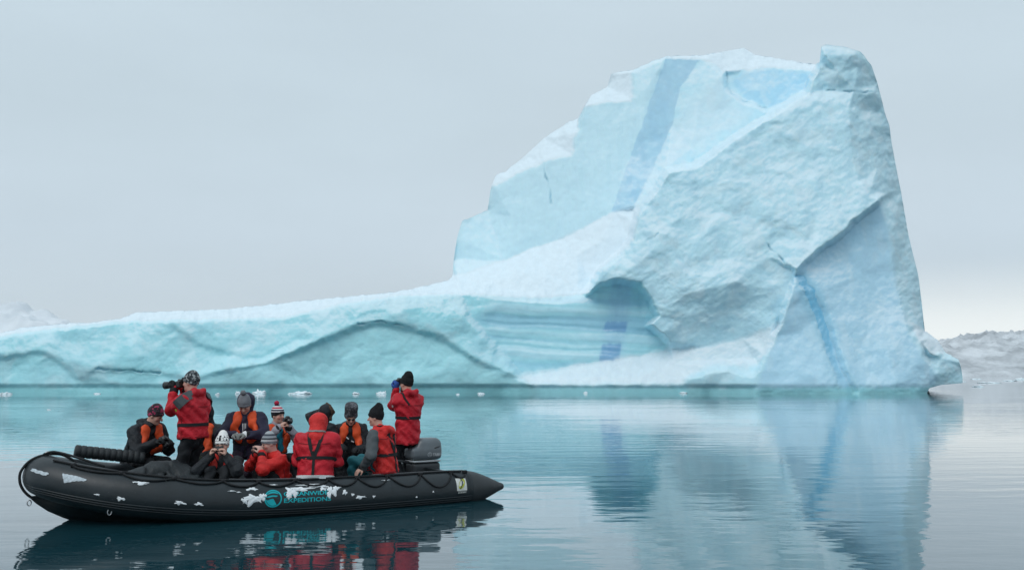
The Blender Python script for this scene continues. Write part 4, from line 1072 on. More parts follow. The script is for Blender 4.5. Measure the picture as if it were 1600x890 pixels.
M_HAIR = fabric("brown_hair", (0.06, 0.035, 0.022), 0.7, 0.4, 70, 0.9, 0.008)
M_SEAM_R = fabric('dark_red_seam', (0.26, 0.010, 0.016), 0.7, 0.2, 30, 0.3, 0.003); M_SEAM_K = fabric('dark_seam', (0.03, 0.033, 0.04), 0.7, 0.2, 30, 0.3, 0.003)
M_LENS = paint("sunglass_lens", (0.008, 0.008, 0.010), 0.12, 0.5)
def knit_pattern(name, kind, c0, c1, c2=None, scale=30.0):
    """knitted hats: flecks, bands or chequers, in the hat's own height"""
    M = Mat(name); tc = M.node("ShaderNodeTexCoord"); sp = M.node("ShaderNodeSeparateXYZ")
    cr = M.node("ShaderNodeValToRGB"); cr.color_ramp.interpolation = 'CONSTANT'; e = cr.color_ramp.elements
    if kind == 'fleck':
        nz = M.node("ShaderNodeTexVoronoi", i_Scale=scale); M.l.new(tc.outputs["Object"], nz.inputs[0])
        sc = M.node("ShaderNodeSeparateColor"); M.l.new(nz.outputs["Color"], sc.inputs[0]); M.l.new(sc.outputs[0], cr.inputs[0])
        e[0].position, e[0].color = 0.0, (*c0, 1); e[1].position, e[1].color = 0.5, (*c1, 1)
        if c2: x = e.new(0.78); x.color = (*c2, 1)
        src = cr.outputs[0]
    elif kind == 'bands':
        M.l.new(tc.outputs["Generated"], sp.inputs[0]); M.l.new(sp.outputs[2], cr.inputs[0])
        e[0].position, e[0].color = 0.0, (*c0[0], 1); e[1].position, e[1].color = c1[0], (*c0[1], 1)
        for p_, c_ in zip(c1[1:], c0[2:]): x = e.new(p_); x.color = (*c_, 1)
        src = cr.outputs[0]
    else:                                              # rows of dark blocks on a pale hat
        M.l.new(tc.outputs["Generated"], sp.inputs[0])
        mp = M.node("ShaderNodeMapping"); mp.inputs["Scale"].default_value = (6.5, 6.5, 5.2); M.l.new(tc.outputs["Generated"], mp.inputs[0])
        ck = M.node("ShaderNodeTexChecker", i_Scale=1.0); M.l.new(mp.outputs[0], ck.inputs["Vector"])
        ck.inputs["Color1"].default_value = (*c1, 1); ck.inputs["Color2"].default_value = (*c0, 1)
        e[0].position, e[0].color = 0.0, (0, 0, 0, 1); e[1].position, e[1].color = 0.36, (1, 1, 1, 1); x = e.new(0.70); x.color = (0, 0, 0, 1)
        M.l.new(sp.outputs[2], cr.inputs[0])
        mx = M.node("ShaderNodeMix", data_type='RGBA'); M.l.new(cr.outputs[0], mx.inputs[0]); mx.inputs[6].default_value = (*c0, 1); M.l.new(ck.outputs[0], mx.inputs[7])
        src = mx.outputs[2]
    M.l.new(src, M.b.inputs["Base Color"]); M.set(Roughness=0.95)
    nz = M.node("ShaderNodeTexNoise", i_Scale=90.0); M.l.new(tc.outputs["Object"], nz.inputs[0])
    bp = M.node("ShaderNodeBump"); bp.inputs["Strength"].default_value = 0.6; bp.inputs["Distance"].default_value = 0.005
    M.l.new(nz.outputs[0], bp.inputs["Height"]); M.l.new(bp.outputs[0], M.b.inputs["Normal"]); return M.m
K_PINK = knit_pattern("pink_fleck_knit", 'fleck', (0.02, 0.018, 0.022), (0.35, 0.04, 0.10), (0.05, 0.04, 0.05), 42)
K_GREYF = knit_pattern("grey_fleck_knit", 'fleck', (0.03, 0.035, 0.04), (0.32, 0.34, 0.34), (0.10, 0.11, 0.12), 48)
K_PRINT = knit_pattern("charcoal_print", 'fleck', (0.05, 0.053, 0.062), (0.13, 0.135, 0.15), (0.03, 0.03, 0.035), 40)
K_RWN = knit_pattern("striped_bobble_knit", 'bands', [(0.015, 0.016, 0.025), (0.75, 0.75, 0.76), (0.02, 0.02, 0.05), (0.75, 0.74, 0.75), (0.45, 0.02, 0.05), (0.7, 0.7, 0.7), (0.02, 0.02, 0.05)], [0.46, 0.53, 0.64, 0.71, 0.82, 0.9])
K_GST = knit_pattern("grey_striped_knit", 'bands', [(0.16, 0.18, 0.20), (0.55, 0.56, 0.57), (0.05, 0.06, 0.07), (0.30, 0.33, 0.36), (0.06, 0.07, 0.09), (0.35, 0.38, 0.4)], [0.28, 0.4, 0.52, 0.66, 0.8])
K_WB = knit_pattern("white_hat_dark_blocks", 'blocks', (0.80, 0.80, 0.78), (0.02, 0.022, 0.03))

def unit(v): v = np.array(v, float); return v / (np.linalg.norm(v) + 1e-9)
def ik(a, b, l1, l2, pole):
    a, b = np.array(a, float), np.array(b, float); d = b - a; D = np.linalg.norm(d)
    if D > (l1 + l2) * 0.995: b = a + d / D * (l1 + l2) * 0.995; d = b - a; D = np.linalg.norm(d)
    x = (l1 * l1 - l2 * l2 + D * D) / (2 * D); h = math.sqrt(max(l1 * l1 - x * x, 0)); n = d / D
    p = np.array(pole, float); p = p - (p @ n) * n; p = unit(p)
    return a + n * x + p * h, b
def wrinkle(a=1.0, seed=0.0):
    def nz(P):
        x, y, z = P[:, 0] + seed, P[:, 1] - seed, P[:, 2]
        A = np.sin(44 * z + 5 * np.sin(11 * x + 2) + 4 * np.sin(9 * y)); B = np.sin(23 * x + 17 * y + 31 * z + 3 * np.sin(13 * y)); Cc = np.sin(61 * x - 40 * y + 4 * np.sin(22 * z))
        return a * (0.0035 * A + 0.0032 * B + 0.0012 * Cc)
    return nz
def add_hand(f, w, d, n, side, curl=0.7, t=0.0, k=0.012):
    """palm, four unequal curled fingers and a thumb off the palm's side; d = pointing, n = palm normal"""
    d = unit(d); n = np.array(n, float); n = unit(n - (n @ d) * d); s = np.cross(d, n) * side
    P = lambda a, b, c: np.array(w) + d * a + s * b + n * c
    f.cone(P(0.0, 0, 0), P(0.05, 0, 0), 0.026 + t, 0.034 + t, k=0.02, flat=(n, 0.62))
    f.cone(P(0.05, -0.018, 0), P(0.078, -0.012, 0), 0.026 + t, 0.022 + t, k=0.02, flat=(n, 0.65))
    f.cone(P(0.05, 0.018, 0), P(0.08, 0.014, 0), 0.026 + t, 0.022 + t, k=0.02, flat=(n, 0.65))
    for i, L in enumerate((0.070, 0.080, 0.074, 0.058)):
        b = 0.034 - 0.0225 * i; base = P(0.082 - 0.004 * abs(i - 1), b, 0); a = 0.25; p = base; r = 0.0098 + t - (0.001 if i == 3 else 0)
        for seg, fr in ((0, 0.42), (1, 0.33), (2, 0.25)):
            a += curl * (0.55, 0.95, 0.7)[seg]
            q = p + (d * math.cos(a) + n * math.sin(a)) * L * fr
            f.cone(p, q, r, r * 0.93, k=0.005); p = q; r *= 0.95
    p = P(0.02, 0.03, 0.008); q = P(0.05, 0.056, 0.022); f.cone(p, q, 0.014 + t, 0.0115 + t, k=k)
    f.cone(q, q + (d * 0.028 + s * -0.004 + n * 0.016 * (1 + curl)), 0.0112 + t, 0.0095 + t, k=0.005)

PEOPLE = {}
def person(label, px, s, rz, hz, lean=10, side=0, neck_f=0.0, head=(0, 0, 0), wl=None, wr=None, el=None, er=None, legs='sit', sc=1.0, bulk=1.0, jacket=None, sleeve=None, trousers=None,
           vest=None, hat=None, gloves=None, hood=None, collar=None, hem=0.06, straps=None, belt=None, hdirs=None, seed=0.0, hair=None, extra=None, skin=(0.62, 0.37, 0.29), boots=True, zoff=0.0):
    X = boat_x(px, s, 0.9)
    root = empty("person", boat_world(X, s, FLOOR_Z + zoff), math.radians(rz))
    tag(root, label, "person", "passengers in the inflatable boat")
    J = lambda v: np.array(v, float) * sc
    fl, sl = math.radians(lean), math.radians(side)
    up = unit((math.sin(sl), math.sin(fl), math.cos(fl) * math.cos(sl))); fw = unit(np.array((0, 1, 0)) - up * up[1]); rt = np.cross(fw, up)
    pel = np.array((0, 0, hz), float)
    T = lambda x, y, z: pel + sc * (rt * x + fw * y + up * z)
    neck = T(0, 0.01 + neck_f, 0.50)
    hp, hy, hr = [math.radians(v) for v in head]
    HR = np.array(Matrix.Rotation(hy, 3, 'Z') @ Matrix.Rotation(-hp, 3, 'X') @ Matrix.Rotation(hr, 3, 'Y'))
    hc = neck + sc * (0.085 * unit(up * 0.5 + np.array((0, 0, 0.5))) + HR @ np.array((0, 0.025, 0.078)))
    H = lambda x, y, z: hc + sc * (HR @ np.array((x, y, z), float))
    shl, shr = T(-0.178 * bulk, 0.0 + neck_f * 0.6, 0.425), T(0.178 * bulk, 0.0 + neck_f * 0.6, 0.425)
    wl = neck + J(wl if wl is not None else (-0.22, 0.2, -0.42)); wr = neck + J(wr if wr is not None else (0.22, 0.2, -0.42))
    eL, wL = ik(shl, wl, 0.30 * sc, 0.265 * sc, el or (-0.5, -0.3, -0.8)); eR, wR = ik(shr, wr, 0.30 * sc, 0.265 * sc, er or (0.5, -0.3, -0.8))
    hl, hr_ = T(-0.095, 0, -0.02), T(0.095, 0, -0.02)
    if legs == 'stand': fl_, fr_, pole = (-0.13, -0.02, 0.07), (0.13, 0.05, 0.07), (0, 1, 0)
    elif legs == 'sit': fl_, fr_, pole = (-0.14, 0.42, 0.09), (0.15, 0.38, 0.09), (0, 0.6, 1)
    elif legs == 'kneel': fl_, fr_, pole = (-0.14, -0.28, 0.08), (0.16, -0.25, 0.08), (0, 1, -0.2)
    else: fl_, fr_, pole = (-0.13, 0.42, 0.10), (0.14, 0.40, 0.10), (0, 0.5, 1)
    kL, aL = ik(hl, fl_, 0.43 * sc, 0.43 * sc, pole); kR, aR = ik(hr_, fr_, 0.43 * sc, 0.43 * sc, pole)
    sides = ((-1, shl, eL, wL, hl, kL, aL), (1, shr, eR, wR, hr_, kR, aR))
    # ---- body: one continuous skin
    b = Field()
    b.cone(T(0, 0, 0), T(0, 0, 0.3), 0.12 * sc, 0.12 * sc, k=0.05, flat=(fw, 0.75)); b.cone(T(-0.09, 0, 0.38), T(0.09, 0, 0.38), 0.09 * sc, k=0.06)
    b.cone(T(0, 0.0, 0.40), hc - HR @ np.array((0, 0.02, 0.02)), 0.058 * sc, 0.052 * sc, k=0.03)
    hd = gd = hdirs or {}
    for sg, sh, e, w, hh, kn, an in sides:
        b.cone(sh, e, 0.048 * sc, 0.040 * sc, k=0.03); b.cone(e, w, 0.040 * sc, 0.028 * sc, k=0.02)
        dd, nn = hd.get(sg, (unit(w - e), np.array((0, 0, -1)) if abs(unit(w - e)[2]) < 0.8 else fw))
        if gloves is None: add_hand(b, w, dd, nn, -sg, hd.get('curl', 0.7))
        else: b.cone(w, w + unit(dd) * 0.07, 0.026 * sc, 0.022 * sc, k=0.02)
        b.cone(hh, kn, 0.07 * sc, 0.05 * sc, k=0.04); b.cone(kn, an, 0.05 * sc, 0.038 * sc, k=0.03); b.cone(an, an + np.array((0, 0.13, -0.03)) * sc, 0.036 * sc, 0.026 * sc, k=0.03)
    Rm = HR
    b.ell(H(0, -0.005, 0.035), J((0.075, 0.095, 0.098)), Rm, k=0.03); b.ell(H(0, 0.022, -0.045), J((0.058, 0.068, 0.074)), Rm, k=0.04)
    b.ell(H(0, 0.072, -0.092), J((0.024, 0.018, 0.018)), Rm, k=0.025)
    b.cone(H(-0.034, 0.078, 0.03), H(0.034, 0.078, 0.03), 0.015 * sc, k=0.015)
    for sg in (-1, 1):
        b.ell(H(0.043 * sg, 0.06, -0.028), J((0.024, 0.022, 0.022)), Rm, k=0.02)
        b.ell(H(0.031 * sg, 0.098, 0.008), J((0.018, 0.016, 0.012)), Rm, k=0.012, op='-')
        b.ell(H(0.031 * sg, 0.079, 0.007), J((0.0135, 0.0135, 0.0135)), Rm, k=0.004)
        b.ell(H(0.078 * sg, -0.006, -0.004), J((0.012, 0.022, 0.032)), Rm, k=0.01)
    b.cone(H(0, 0.088, 0.012), H(0, 0.112, -0.026), 0.010 * sc, 0.0155 * sc, k=0.012); b.ell(H(0, 0.087, -0.060), J((0.024, 0.012, 0.010)), Rm, k=0.008)
    V, F = b.mesh(0.0095 if gloves is None else 0.011)
    hv = ((V - hc) / sc) @ HR
    col = np.broadcast_to(np.array(skin), V.shape).copy()
    def spot(c, r, cc, m=1.0):
        d = np.linalg.norm((hv - np.array(c)) / np.array(r), axis=1); w = sstep(1.15, 0.8, d)[:, None] * m; col[:] = col + (np.array(cc) - col) * w
    rosy = (0.52, 0.19, 0.15)
    for sg in (-1, 1):
        spot((0.042 * sg, 0.075, -0.03), (0.03, 0.04, 0.03), rosy, 0.7); spot((0.031 * sg, 0.092, 0.007), (0.018, 0.014, 0.0095), (0.05, 0.035, 0.03)); spot((0.033 * sg, 0.092, 0.031), (0.024, 0.02, 0.007), (0.09, 0.05, 0.035), 0.8)
    spot((0, 0.115, -0.027), (0.02, 0.02, 0.018), rosy, 0.7); spot((0, 0.095, -0.060), (0.026, 0.02, 0.009), (0.36, 0.09, 0.09), 0.9); spot((0, 0.097, -0.060), (0.022, 0.02, 0.0025), (0.12, 0.03, 0.03), 0.8)
    body = mesh_obj("body", V, F, M_SKIN, root, col=col)
    # ---- jacket
    j = Field(); B = bulk * sc
    j.cone(T(0, 0, -hem - 0.12), T(0, -0.005, 0.24), 0.198 * B, 0.182 * B, k=0.05, flat=(fw, 0.80)); j.plane(T(0, 0, -hem - 0.03), -up, 0.012); j.cone(T(-0.075 * bulk, -0.005 + neck_f * 0.4, 0.36), T(0.075 * bulk, -0.005 + neck_f * 0.4, 0.36), 0.146 * B, k=0.09, flat=(fw, 0.88))
    j.cone(shl, shr, 0.078 * sc, k=0.05); j.cone(T(0, -0.005 + neck_f * 0.8, 0.42), T(0, 0.005 + neck_f, 0.515), 0.092 * sc, 0.078 * sc, k=0.03)
    sl_f = Field() if sleeve else j
    for sg, sh, e, w, hh, kn, an in sides:
        sl_f.cone(sh, e, 0.088 * sc, 0.076 * sc, k=0.05); sl_f.cone(e, w, 0.076 * sc, 0.054 * sc, k=0.03); sl_f.cone(w - 0.03 * unit(w - e), w, 0.050 * sc, k=0.01)
    if collar == 'big':
        for a_, b_ in (((-0.10, 0.02, 0.49), (-0.07, -0.09, 0.53)), ((-0.07, -0.09, 0.53), (0.07, -0.09, 0.53)), ((0.07, -0.09, 0.53), (0.10, 0.02, 0.49))): j.cone(T(*a_) + fw * neck_f, T(*b_) + fw * neck_f, 0.052 * sc, k=0.03)
    if hood == 'down':
        for a_, b_ in (((-0.12, -0.02, 0.47), (-0.07, -0.13, 0.47)), ((-0.07, -0.13, 0.47), (0.07, -0.13, 0.47)), ((0.07, -0.13, 0.47), (0.12, -0.02, 0.47))): j.cone(T(*a_) + fw * neck_f, T(*b_) + fw * neck_f, 0.062 * sc, k=0.04)
    j.nz = wrinkle(1.9, seed)
    V, F = j.mesh(0.0145); mesh_obj("jacket", V, F, jacket, root)
    if sleeve:
        sl_f.nz = wrinkle(1.2, seed); V, F = sl_f.mesh(0.0145); mesh_obj("sleeves", V, F, sleeve, root)
    jf = Field(); jf.p = j.p + (sl_f.p if sleeve else [])
    if hood in ('up', 'loose'):
        lo = 1.18 if hood == 'loose' else 1.0
        g = Field(); g.ell(H(0, -0.015 - 0.065 * (lo > 1), 0.03 - 0.025 * (lo > 1)), J((0.108 * lo, 0.122, 0.128)), Rm, k=0.0); g.cone(H(0, -0.04, -0.06), T(0, -0.04 + neck_f, 0.44), 0.085 * sc, 0.10 * sc, k=0.04)
        g.ell(H(0, 0.14 - 0.04 * (lo > 1), -0.01), J((0.072 + 0.03 * (lo > 1), 0.13, 0.098 + 0.03 * (lo > 1))), Rm, k=0.02, op='-'); g.nz = wrinkle(0.8, seed); V, F = g.mesh(0.0125); mesh_obj("hood", V, F, jacket, root)
    # ---- seams, zip, pocket flaps, cuffs
    sm = M_SEAM_R if jacket in (M_RED, M_REDO) else M_SEAM_K
    def seam(pts, w, name="seam", n=22, mat=None, off=0.004):
        Pw = resample([T(*p) for p in pts], n); Pw, N = project(jf, Pw, off=off); V, F = ribbon_mesh(Pw, N, w * sc, 0.003); mesh_obj(name, V, F, mat or sm, root, smooth=False)
    seam([(-0.22, -0.1, 0.37), (-0.12, -0.25, 0.36), (0.12, -0.25, 0.36), (0.22, -0.1, 0.37)], 0.010)
    seam([(-0.3 * math.cos(a), 0.3 * math.sin(a), -hem - 0.005) for a in np.linspace(0, 2 * math.pi, 25)], 0.014, n=40)
    seam([(0, 0.25, 0.42), (0, 0.25, 0.2), (0, 0.25, -hem)], 0.014, "zip", mat=M_STRAP)
    for sg in (-1, 1):
        seam([(0.09 * sg, 0.25, 0.02), (0.17 * sg, 0.2, 0.03)], 0.030, "pocket_flap", 8); seam([(0.24 * sg, 0.0, 0.30), (0.24 * sg, 0.0, 0.1), (0.24 * sg, 0, -hem)], 0.008)
    for sg, sh, e, w, hh, kn, an in sides:
        c = Field(); dw = unit(w - e); c.cone(w - dw * 0.028, w - dw * 0.008, 0.0575 * sc, k=0); V, F = c.mesh(0.012); mesh_obj("cuff", V, F, M_STRAP, root)
    # ---- trousers and boots
    t = Field(); t.cone(T(0, 0, -0.03), T(0, 0, 0.06), 0.145 * B, 0.140 * B, k=0.04, flat=(fw, 0.78))
    bo = Field()
    for sg, sh, e, w, hh, kn, an in sides:
        t.cone(hh, kn, 0.090 * sc, 0.078 * sc, k=0.04); t.cone(kn, an, 0.076 * sc, 0.064 * sc, k=0.03)
        bo.cone(kn + (an - kn) * 0.62, an, 0.070 * sc, 0.058 * sc, k=0.02); bo.cone(an + np.array((0, -0.03, -0.02)), an + np.array((0, 0.16, -0.03)) * sc, 0.050 * sc, 0.040 * sc, k=0.04)
    t.nz = wrinkle(1.8, seed + 3); V, F = t.mesh(0.017); mesh_obj("trousers", V, F, trousers or M_TROUS, root)
    if boots:
        for half in (0, 1):
            b1 = Field(); b1.p = bo.p[half * 2:half * 2 + 2]; V, F = b1.mesh(0.016); mesh_obj("boot", V, F, M_BOOT, root)
    # ---- gloves
    if gloves is not None:
        for sg, sh, e, w, hh, kn, an in sides:
            g = Field(); dd, nn = hd.get(sg, (unit(w - e), np.array((0, 0, -1)) if abs(unit(w - e)[2]) < 0.8 else fw))
            add_hand(g, w, dd, nn, -sg, hd.get('curl', 0.7), 0.005); g.cone(w - 0.045 * unit(w - e), w + 0.01 * unit(dd), 0.043 * sc, 0.036 * sc, k=0.02)
            V, F = g.mesh(0.0085); mesh_obj("glove", V, F, gloves, root)
    # ---- life vest: horseshoe bladder over the shoulders
    if vest is not None:
        for sg in (-1, 1):
            pts = [(0.094 * sg, 0.2, 0.15), (0.098 * sg, 0.2, 0.23), (0.100 * sg, 0.2, 0.31), (0.098 * sg, 0.14, 0.40), (0.092 * sg, 0.04, 0.47), (0.075 * sg, -0.08, 0.47), (0.0, -0.15, 0.42)]
            Pw = np.array([T(x * bulk, y + neck_f * max(0, (z - 0.15) * 2.5), z) for x, y, z in pts]); Pw, N = project(jf, Pw, off=0.006)
            Pw = resample(Pw, 13); _, N = project(jf, Pw, n=1, off=0.006); g = Field()
            for i in range(12): g.cone(Pw[i], Pw[i + 1], (0.058 if i < 8 else 0.036) * sc, (0.058 if i < 7 else 0.036) * sc, k=0.02, flat=(unit(N[i]), 0.52))
            g.nz = wrinkle(0.8, seed + sg); V, F = g.mesh(0.0125); mesh_obj("life_vest", V, F, vest, root)
    def strap(name, pts, w, mat, n=18, off=0.006, field=None):
        Pw = resample([T(*p) for p in pts], n); Pw, N = project(field or jf, Pw, off=off); V, F = ribbon_mesh(Pw, N, w * sc, 0.004); return mesh_obj(name, V, F, mat, root, smooth=False)
    if belt is not None:
        z = belt; ring_ = [(0.26 * math.cos(a), 0.24 * math.sin(a), z) for a in np.linspace(0, 2 * math.pi, 25)]
        strap("belt", ring_, 0.042, M_STRAP, 40)
    if straps == 'back':
        strap("harness_strap", [(-0.085, -0.02 + neck_f, 0.48), (-0.075, -0.2, 0.40), (-0.045, -0.25, 0.28), (0.0, -0.25, 0.17)], 0.046, M_STRAP)
        strap("harness_strap", [(0.085, -0.02 + neck_f, 0.48), (0.075, -0.2, 0.40), (0.045, -0.25, 0.28), (0.0, -0.25, 0.17)], 0.046, M_STRAP)
        strap("harness_strap", [(0, -0.25, 0.18), (0, -0.25, 0.08), (0, -0.25, -hem - 0.02)], 0.036, M_STRAP)
    if straps == 'front':
        strap("harness_strap", [(0.07, 0.2, 0.40), (0.085, 0.22, 0.25), (0.07, 0.22, 0.1)], 0.03, M_STRAP)
    # ---- hat
    if hat is not None:
        kind, mat = hat[0], hat[1]; tall = hat[2] if len(hat) > 2 else 1.0; tilt = hat[3] if len(hat) > 3 else 0.0
        g = Field()
        if kind == 'box':
            g.cone(H(0, -0.008, 0.03), H(0, -0.012, 0.115 + 0.06 * tall), 0.100 * sc, 0.098 * sc, k=0.0); g.plane(H(0, 0, 0.135 + 0.06 * tall), HR @ np.array((0, 0, 1)), 0.03)
        else:
            g.ell(H(0, -0.010, 0.045), J((0.090, 0.108, 0.106)), Rm, k=0.0)
            if tall > 1: g.cone(H(0, -0.012, 0.07), H(0, -0.02 - 0.03 * (tall - 1), 0.095 + 0.065 * (tall - 1)), 0.080 * sc, 0.058 * sc, k=0.04)
        dn = unit((0, 0.075, -0.18)); g.plane(H(0, 0.09, 0.030 + tilt), HR @ dn, 0.006); g.nz = wrinkle(0.5, seed)
        V, F = g.mesh(0.0105); bn = mesh_obj("beanie", V, F, mat, root)
        c = Field(); c.ell(H(0, -0.008, 0.040), J((0.097, 0.115, 0.108)), Rm, k=0.0); c.plane(H(0, 0.09, 0.028 + tilt), HR @ dn, 0.006); c.plane(H(0, 0.09, 0.068 + tilt), HR @ -dn, 0.006)
        if kind != 'box': V, F = c.mesh(0.0095); mesh_obj("hat_cuff", V, F, hat[4] if len(hat) > 4 else mat, bn)
        if kind == 'pom':
            pc = H(0, -0.03, 0.17 + 0.02 * tall); rnd = random.Random(int(seed * 10)); bm = bmesh.new(); bmesh.ops.create_icosphere(bm, subdivisions=4, radius=0.036 * sc)
            for v in bm.verts: v.co = v.co * (1 + rnd.uniform(-0.14, 0.16)) + Vector(pc)
            bm_obj("pompom", bm, hat[5] if len(hat) > 5 else mat, bn, True)
        if kind == 'floppy':
            g = Field(); g.ell(H(0.005, -0.045, 0.135), J((0.062, 0.06, 0.065)), Rm, k=0.0); g.ell(H(0, -0.03, 0.10), J((0.07, 0.08, 0.06)), Rm, k=0.03); g.nz = wrinkle(1.0, seed); V, F = g.mesh(0.0105); mesh_obj("hat_crown", V, F, mat, bn)
    if hair is not None:
        g = Field()
        for sg in (-1, 1): g.cone(H(0.072 * sg, -0.02, 0.0), H(0.078 * sg, 0.0, -0.09), 0.020 * sc, 0.016 * sc, k=0.02)
        g.ell(H(0, -0.07, -0.04), J((0.07, 0.04, 0.06)), Rm, k=0.03); V, F = g.mesh(0.0105); mesh_obj("hair", V, F, hair, root)
    info = dict(root=root, H=H, T=T, HR=HR, jf=jf, wL=wL, wR=wR, neck=neck, strap=strap, sc=sc, fw=fw, rt=rt, up=up, hc=hc, eL=eL, eR=eR, shl=shl, shr=shr)
    MW = Matrix.Translation(root.location) @ Matrix.Rotation(math.radians(rz), 4, 'Z'); info['M'] = MW
    w = MW @ Vector(hc); dep = w.y * math.cos(PITCH) + (w.z - CAM_H) * math.sin(PITCH); uy = -w.y * math.sin(PITCH) + (w.z - CAM_H) * math.cos(PITCH)
    print("HEAD %-40s px %.0f py %.0f  scale %.0f" % (label[:40], 800 + FPX * w.x / dep, 445 - FPX * uy / dep, FPX / dep))
    if extra: extra(info)
    return info

M_CAM = paint("camera_black", (0.014, 0.015, 0.016), 0.45, 0.1); M_GLASS = paint("lens_glass", (0.01, 0.012, 0.02), 0.08, 0.8)
def photo_camera(label, info, pos, fwd, up=(0, 0, 1), kind='dslr'):
    """camera at a point of a person's own frame, lens along fwd"""
    MW = info['M']; p = MW @ Vector(pos); f = (MW.to_3x3() @ Vector(fwd)).normalized(); u = MW.to_3x3() @ Vector(up); r = f.cross(u).normalized(); u = r.cross(f)
    root = bpy.data.objects.new("camera", None); COL.objects.link(root); root.empty_display_size = 0.1
    root.matrix_world = Matrix(((r.x, f.x, u.x, p.x), (r.y, f.y, u.y, p.y), (r.z, f.z, u.z, p.z), (0, 0, 0, 1)))
    tag(root, label, "camera", "cameras held by passengers")
    g = Field()
    if kind == 'compact': g.box((0, 0, 0), (0.055, 0.018, 0.034), 0.01, k=0)
    else:
        g.box((0, 0, 0), (0.068, 0.03, 0.045), 0.014, k=0); g.box((0, 0.005, 0.05), (0.026, 0.032, 0.02), 0.012, k=0.02); g.box((0.055, 0.02, -0.003), (0.016, 0.028, 0.042), 0.013, k=0.015)
    V, F = g.mesh(0.0075); mesh_obj("camera_body", V, F, M_CAM, root)
    prof = {'compact': [(0.015, 0.026), (0.035, 0.026), (0.036, 0.022), (0.05, 0.022)], 'dslr': [(0.02, 0.034), (0.05, 0.034), (0.052, 0.037), (0.085, 0.037), (0.087, 0.039), (0.12, 0.041)],
            'long': [(0.02, 0.034), (0.06, 0.034), (0.062, 0.039), (0.13, 0.040), (0.132, 0.044), (0.19, 0.044), (0.192, 0.041), (0.20, 0.046), (0.27, 0.050)]}[kind]
    V, F = tube_mesh([(0, y, 0) for y, _ in prof], [r_ for _, r_ in prof], 18); mesh_obj("lens", V, F, M_CAM, root)
    V, F = tube_mesh([(0, prof[-1][0], 0), (0, prof[-1][0] + 0.003, 0)], [prof[-1][1] * 0.8] * 2, 18); mesh_obj("front_glass", V, F, M_GLASS, root)
    return root

# 1 seated on the far tube at the bow, hunched over a camera
def x1(i):
    photo_camera("black camera held low by the seated person in the pink-flecked hat", i, i['neck'] + np.array((0.02, 0.30, -0.17)), (0.0, 0.7, -0.7))
    i['strap']("shoulder_badge", [(-0.26, 0.0, 0.36), (-0.26, 0.03, 0.36)], 0.03, M_WHITE, 3)
    g = Field()
    for a_, b_ in (((-0.11, 0.0, 0.49), (-0.06, -0.11, 0.50)), ((-0.06, -0.11, 0.50), (0.06, -0.11, 0.50)), ((0.06, -0.11, 0.50), (0.11, 0.0, 0.49))): g.cone(i['T'](*a_) + i['fw'] * 0.05, i['T'](*b_) + i['fw'] * 0.05, 0.055, k=0.03)
    g.nz = wrinkle(2.0, 4); V, F = g.mesh(0.012); mesh_obj("hood_trim", V, F, M_BLACK, i['root'])
person("seated person in black jacket, orange vest and pink-flecked beanie, head bowed, nearest the bow", 216, -0.92, 238, 0.56, lean=22, neck_f=0.05, head=(22, 30, 0), wl=(-0.10, 0.27, -0.22), wr=(0.12, 0.27, -0.20), jacket=M_BLACK, vest=M_VEST, hat=('beanie', K_PINK, 1.1), gloves=M_GLOVEB, seed=0.3, extra=x1, bulk=1.08, belt=0.12)
# 2 standing with a long lens
def x2(i):
    photo_camera("black camera with long lens aimed left by the standing man in red", i, i['H'](0.0, 0.155, -0.02), (0.0, 1, -0.06), kind='long')
    s_ = i['strap']
    s_("shoulder_patch", [(-0.10, -0.06, 0.48), (-0.20, -0.02, 0.44), (-0.26, 0.02, 0.38)], 0.13, M_GREYS, 14, 0.004); s_("shoulder_patch", [(0.10, -0.06, 0.48), (0.20, -0.02, 0.44), (0.26, 0.02, 0.38)], 0.13, M_GREYS, 14, 0.004)
    s_("yellow_badge", [(-0.27, 0.05, 0.30), (-0.27, 0.08, 0.30)], 0.03, M_OLIVE, 3)
person("standing man in red jacket and grey-flecked beanie photographing to the left with a long lens", 301, 0.0, 67, 0.93, lean=2, head=(0, 8, 0), wl=(-0.07, 0.25, 0.07), wr=(0.05, 0.17, 0.10), el=(-0.25, -0.25, -1), er=(0.5, 0, -0.9), legs='stand', jacket=M_RED, hat=('beanie', K_GREYF, 1.25), gloves=M_GLOVEB, collar='big', hem=0.03, seed=1.1, bulk=1.12, belt=0.12, extra=x2)
# 3 behind him on the far tube
person("seated person in dark hood and orange vest half hidden behind the standing photographer", 326, -0.95, 165, 0.49, lean=6, head=(8, -12, 0), jacket=M_BLACK, vest=M_VEST, hood='up', trousers=M_DKGREEN, seed=2.2, gloves=M_GLOVEB, hair=M_HAIR, wl=(-0.12, 0.26, -0.42), wr=(0.12, 0.26, -0.42))
# 4 low in the boat, white hat, camera to the face
def x4(i): photo_camera("small black camera held up by the person in the white knitted hat", i, i['H'](0.0, 0.145, -0.02), (0, 1, -0.05), kind='compact')
person("person low in the boat in tall white hat with dark blocks, camera to face", 350, 0.30, 182, 0.16, lean=4, head=(6, 0, 0), wl=(-0.095, 0.20, 0.03), wr=(0.095, 0.20, 0.03), el=(-0.7, 0.2, -0.8), er=(0.7, 0.2, -0.8), legs='floor', jacket=M_BLACK, vest=M_VESTR, hat=('beanie', K_WB, 1.7), seed=3.1, extra=x4, sc=0.96, hdirs={-1: ((0.25, 0.15, 0.95), (0.9, 0.3, 0)), 1: ((-0.25, 0.15, 0.95), (-0.9, 0.3, 0)), 'curl': 0.8})
